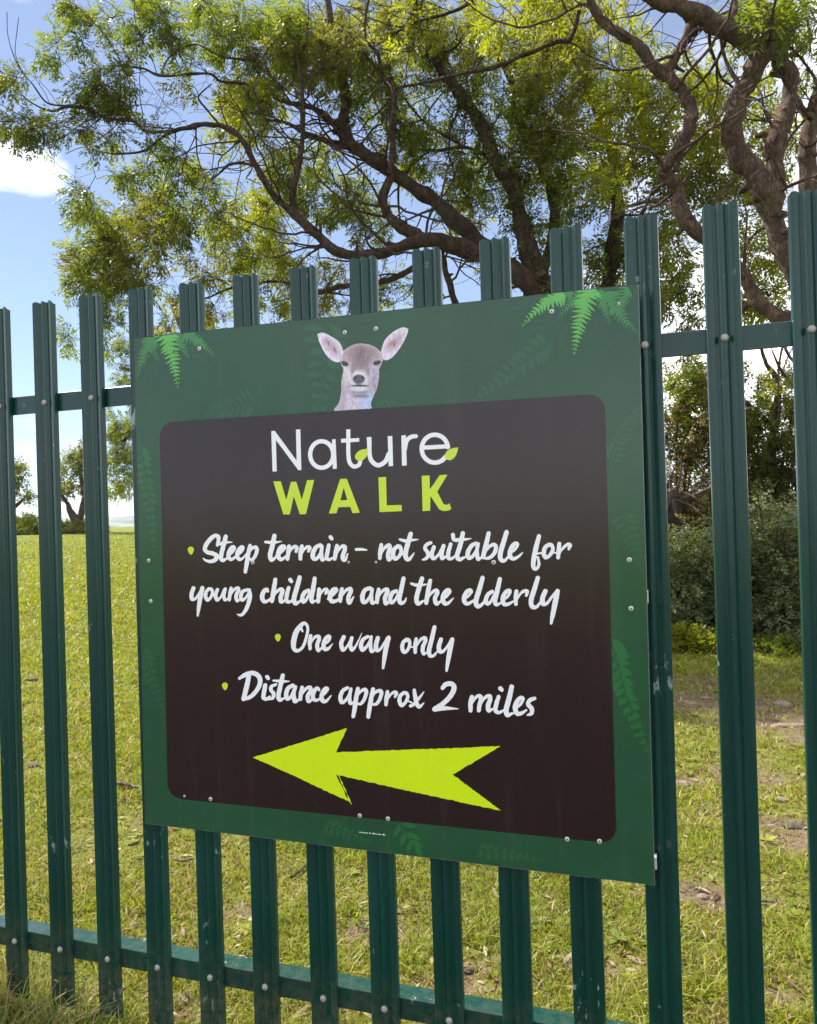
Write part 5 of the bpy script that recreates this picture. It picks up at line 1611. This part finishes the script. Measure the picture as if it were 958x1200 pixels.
put('field_stone', 'flat pinkish stone at the top of the worn path by the brambles', 'stone', 918, 826, (.10, .07, .035), 1, M_STONE)
put('field_stone', 'long pale stone lying just below the flat pinkish stone', 'stone', 925, 848, (.13, .05, .03), 2, M_STONE, rz=.3)
put('field_stone', 'pale stone in the grass against the right edge of the sign', 'stone', 798, 917, (.075, .05, .035), 3, M_STONE)
put('field_stone', 'small dark stone in the bare patch of the worn path', 'stone', 917, 935, (.035, .03, .025), 4, M_STONE)
put('field_stone', 'grey clod of stone at the edge of the worn path', 'stone', 932, 965, (.07, .05, .03), 5, M_DUNG)
put('field_stone', 'pale broken stone in the small bare patch below the path', 'stone', 823, 1046, (.035, .02, .016), 6, M_STONE, rz=.6)
put('field_stone', 'small pale stone beside the tall nettles', 'stone', 826, 816, (.06, .04, .025), 7, M_STONE)
put('dropping', 'dark dropping in the open grass left of the sign', 'dropping', 38, 897, (.05, .03, .022), 8, M_DUNG)
put('dropping', 'small dark dropping far out in the open grass', 'dropping', 38, 799, (.05, .04, .03), 9, M_DUNG)
put('dropping', 'black clod near the bottom rail under the arrow', 'dropping', 430, 1089, (.018, .012, .012), 10, M_DUNG)
put('dropping', 'brown clod under the lower right of the sign', 'dropping', 553, 1133, (.028, .018, .014), 11, M_DUNG, rz=.5)


def stick(label, a, b_, r_, seed, mat=M_DEADWOOD):
    rs = np.random.default_rng(seed)
    A_, B2 = at_z(*a, 0), at_z(*b_, 0)
    P = np.array([A_, (A_ + B2) / 2 + rs.normal(0, .01, 3) * [1, 1, 0], B2])
    P[:, 2] = [float(gz(q[0], q[1])) + r_ * 2.2 for q in P]
    tb = Tubes()
    c = P[0].copy()
    tb.add(catmull(P - c, 5), np.linspace(r_, r_ * .5, 11), 7, .2, seed)
    o = obj('fallen_stick', tb.mesh('fallen_stick'), mat)
    o.location = c
    tag(o, label, 'stick')


stick('pale fallen stick lying in the grass left of the sign', (137, 923), (162, 927), .011, 1)
stick('thin curved twig in the grass below the sign text panel', (342, 1028), (364, 1012), .006, 2)
stick('short brown twig beneath the left corner of the sign', (203, 1008), (226, 1006), .007, 3)
stick('twig lying in the grass right of the lowest bare patch', (886, 1056), (908, 1060), .007, 4)
stick('brown twig near the bottom rail under the left pales', (160, 1069), (176, 1071), .005, 5)

# ------------------------------------------------------------------ grass
NB = 470000
ang0, ang1 = -math.radians(62), math.radians(24)
az = rng.uniform(ang0, ang1, NB)
dd = np.exp(rng.uniform(math.log(1.45), math.log(40), NB))
bx = CAM[0] + dd * np.sin(az)
by = CAM[1] + dd * np.cos(az)
dm = dirt(bx, by)
keep = rng.uniform(0, 1, NB) > dm * .80
patch = fbm(bx * 2.2, by * 2.2, 61)
dry = sstep(.46, .62, fbm(bx * 3.3 + 5, by * 3.3, 63)) * sstep(9, 4, dd)
bx, by, dd, dm, patch, dry = bx[keep], by[keep], dd[keep], dm[keep], patch[keep], dry[keep]
n = len(bx)
bz = gz(bx, by)
hgt = rng.uniform(.016, .05, n) * (.55 + 1.0 * patch) * (1 - .4 * dm) * (1 - .4 * dry)
wid = rng.uniform(.0016, .0032, n) * np.clip(dd / 2.4, 1, 7)
hgt *= np.clip(dd / 9, 1, 1.7)
lean = rng.normal(0, .75, (n, 2)) * hgt[:, None]
an = rng.uniform(0, 2 * math.pi, n)
wx, wy = np.cos(an) * wid, np.sin(an) * wid
B = np.stack([bx, by, bz - .004], -1)
v0 = B + np.stack([-wx, -wy, 0 * wx], -1)
v1 = B + np.stack([wx, wy, 0 * wx], -1)
mid = B + np.stack([lean[:, 0] * .38, lean[:, 1] * .38, hgt * .62], -1)
v2 = mid + np.stack([wx * .75, wy * .75, 0 * wx], -1)
v3 = mid + np.stack([-wx * .75, -wy * .75, 0 * wx], -1)
v4 = B + np.stack([lean[:, 0], lean[:, 1], hgt * (1 - .25 * rng.uniform(0, 1, n))], -1)
V = np.stack([v0, v1, v2, v3, v4], 1).reshape(-1, 3)
o5 = (np.arange(n) * 5)[:, None]
F = np.concatenate([o5 + np.array([[0, 1, 2]]), o5 + np.array([[0, 2, 3]]), o5 + np.array([[3, 2, 4]])])
ca, cb, cs = np.array((.100, .140, .012)), np.array((.29, .315, .028)), np.array((.36, .28, .13))
t = np.clip(rng.beta(1.6, 1.6, n) * .6 + patch * .5, 0, 1)[:, None]
c = ca * (1 - t) + cb * t
straw = (rng.uniform(0, 1, n) < .12 + .35 * sstep(.1, .5, dm) + .12 * sstep(.5, .3, patch) + .38 * dry)[:, None]
c = np.where(straw, np.where(rng.uniform(0, 1, (n, 1)) < .35, np.array((.20, .14, .07)), cs) * rng.uniform(.6, 1.15, (n, 1)), c)

c5 = np.repeat(c, 5, 0)
gm = mesh_np('grass', V, F, np.concatenate([c5, np.ones((len(c5), 1))], 1))
tag(obj('grass', gm, M_GRASS), 'short yellow-green grazed grass covering the field', 'grass', kind='stuff')

# flat weeds, dead stems and leaf litter among the grass
rs = np.random.default_rng(91)
WP, WD, WL, WC = [], [], [], []
for _ in range(230):
    a_ = rs.uniform(ang0, ang1); d_ = math.exp(rs.uniform(math.log(1.7), math.log(12)))
    x_, y_ = CAM[0] + d_ * math.sin(a_), CAM[1] + d_ * math.cos(a_)
    if abs(y_) < .06:
        continue
    z_ = float(gz(x_, y_))
    m_ = rs.integers(5, 9); base_c = tint_cols(['mid', 'bright', 'bright'][rs.integers(0, 3)], 1)[0]
    s_ = rs.uniform(.022, .05)
    for q in range(m_):
        t_ = 2 * math.pi * q / m_ + rs.uniform(-.3, .3)
        WP.append((x_, y_, z_ + .006)); WD.append((math.cos(t_), math.sin(t_), rs.uniform(.1, .55))); WL.append(s_ * rs.uniform(.7, 1.2)); WC.append(base_c * rs.uniform(.8, 1.2))
WP, WD, WL, WC = np.array(WP), np.array(WD), np.array(WL), np.array(WC)
X_, A_, B_v = frames(WD)
tl = np.array([(0, -.05, 0), (.55, -.24, .04), (1, 0, -.10), (.55, .24, .04)])
VV = WP[:, None] + WL[:, None, None] * (tl[None, :, 0:1] * X_[:, None] + tl[None, :, 1:2] * A_[:, None] + tl[None, :, 2:3] * B_v[:, None])
cw = np.repeat(WC, 4, 0)
tag(obj('weeds', mesh_np('weeds', VV.reshape(-1, 3), np.arange(len(WP) * 4).reshape(-1, 4), np.concatenate([cw, np.ones((len(cw), 1))], 1)), M_GRASS), 'flat broad-leaved weeds scattered through the field grass', 'weeds', kind='stuff')
nl = 9000
a_ = rs.uniform(ang0, ang1, nl); d_ = np.exp(rs.uniform(math.log(1.6), math.log(11), nl))
lx_, ly_ = CAM[0] + d_ * np.sin(a_), CAM[1] + d_ * np.cos(a_)
kk = rs.uniform(0, 1, nl) < .16 + dirt(lx_, ly_)
lx_, ly_, d_ = lx_[kk], ly_[kk], d_[kk]
nl = len(lx_)
th_ = rs.uniform(0, 2 * math.pi, nl)
ln_, wd_ = rs.uniform(.008, .035, nl), rs.uniform(.0025, .008, nl)
Pl = np.stack([lx_, ly_, gz(lx_, ly_) + rs.uniform(.004, .016, nl)], -1)
ax_ = np.stack([np.cos(th_), np.sin(th_), rs.normal(0, .2, nl)], -1) * ln_[:, None]
bx_2 = np.stack([-np.sin(th_), np.cos(th_), rs.normal(0, .3, nl)], -1) * wd_[:, None]
VV = np.stack([Pl - ax_, Pl + bx_2, Pl + ax_, Pl - bx_2], 1).reshape(-1, 3)
lc_ = np.array([(.33, .25, .15), (.16, .10, .06), (.42, .36, .24), (.10, .07, .05)])[rs.integers(0, 4, nl)] * rs.uniform(.7, 1.2, (nl, 1))
lc_ = np.repeat(lc_, 4, 0)
tag(obj('leaf_litter', mesh_np('leaf_litter', VV, np.arange(nl * 4).reshape(-1, 4), np.concatenate([lc_, np.ones((len(lc_), 1))], 1)), M_GRASS), 'dry leaf and twig litter on the worn ground', 'litter', kind='stuff')

# longer grass along the foot of the fence
n = 7500
bx = rng.uniform(-1.0, 2.9, n)
by = rng.normal(-.05, .10, n)
dens = sstep(.42, .62, fbm(bx * 4, by * 4 + 8, 90)) + .9 * np.exp(-((bx - .02) / .2) ** 2)
k = rng.uniform(0, 1, n) < dens
bx, by = bx[k], by[k]
n = len(bx)
hgt = rng.uniform(.05, .15, n) * (.6 + .7 * np.exp(-((bx - .03) / .25) ** 2))
an = rng.uniform(0, 2 * math.pi, n)
wd = rng.uniform(.0012, .0024, n)
lean = rng.normal(0, .5, (n, 2)) * hgt[:, None] + np.array([.2, -.1]) * hgt[:, None]
V = []
for u, w in ((0, 1), (.4, .9), (.75, .6), (1, .1)):
    cx = bx + lean[:, 0] * u ** 1.8; cy = by + lean[:, 1] * u ** 1.8; cz = gz(bx, by) - .006 + hgt * (u - .25 * u * u)
    V.append(np.stack([cx - np.cos(an) * wd * w, cy - np.sin(an) * wd * w, cz], -1))
    V.append(np.stack([cx + np.cos(an) * wd * w, cy + np.sin(an) * wd * w, cz], -1))
V = np.stack(V, 1).reshape(-1, 3)
o8 = (np.arange(n) * 8)[:, None]
F = np.concatenate([o8 + np.array([[0, 1, 3, 2]]), o8 + np.array([[2, 3, 5, 4]]), o8 + np.array([[4, 5, 7, 6]])])
t = rng.uniform(0, 1, (n, 1))
c = np.where(rng.uniform(0, 1, (n, 1)) < .3, cs, ca * (1 - t) + np.array((.30, .36, .12)) * t)
c8 = np.repeat(c, 8, 0)
tag(obj('long_grass', mesh_np('long_grass', V, F, np.concatenate([c8, np.ones((len(c8), 1))], 1)), M_GRASS), 'long grass tufts growing along the foot of the fence', 'grass', kind='stuff')

# ------------------------------------------------------------------ the air over the far land
ext = float(max(np.abs(gx).max(), np.abs(gy).max())) + 400
hv, hf = box(-ext, ext, -ext, ext, -75, 95)
haze_m = bpy.data.materials.new('haze')
haze_m.use_nodes = True
hn = haze_m.node_tree.nodes
hn.clear()
ho = hn.new('ShaderNodeOutputMaterial')
hp = hn.new('ShaderNodeVolumePrincipled')
hp.inputs['Color'].default_value = (0.80, 0.88, 1.0, 1)
hp.inputs['Density'].default_value = 0.00016
haze_m.node_tree.links.new(hp.outputs['Volume'], ho.inputs['Volume'])
tag(obj('haze', mesh_py('haze', hv, hf), haze_m), kind='stuff')
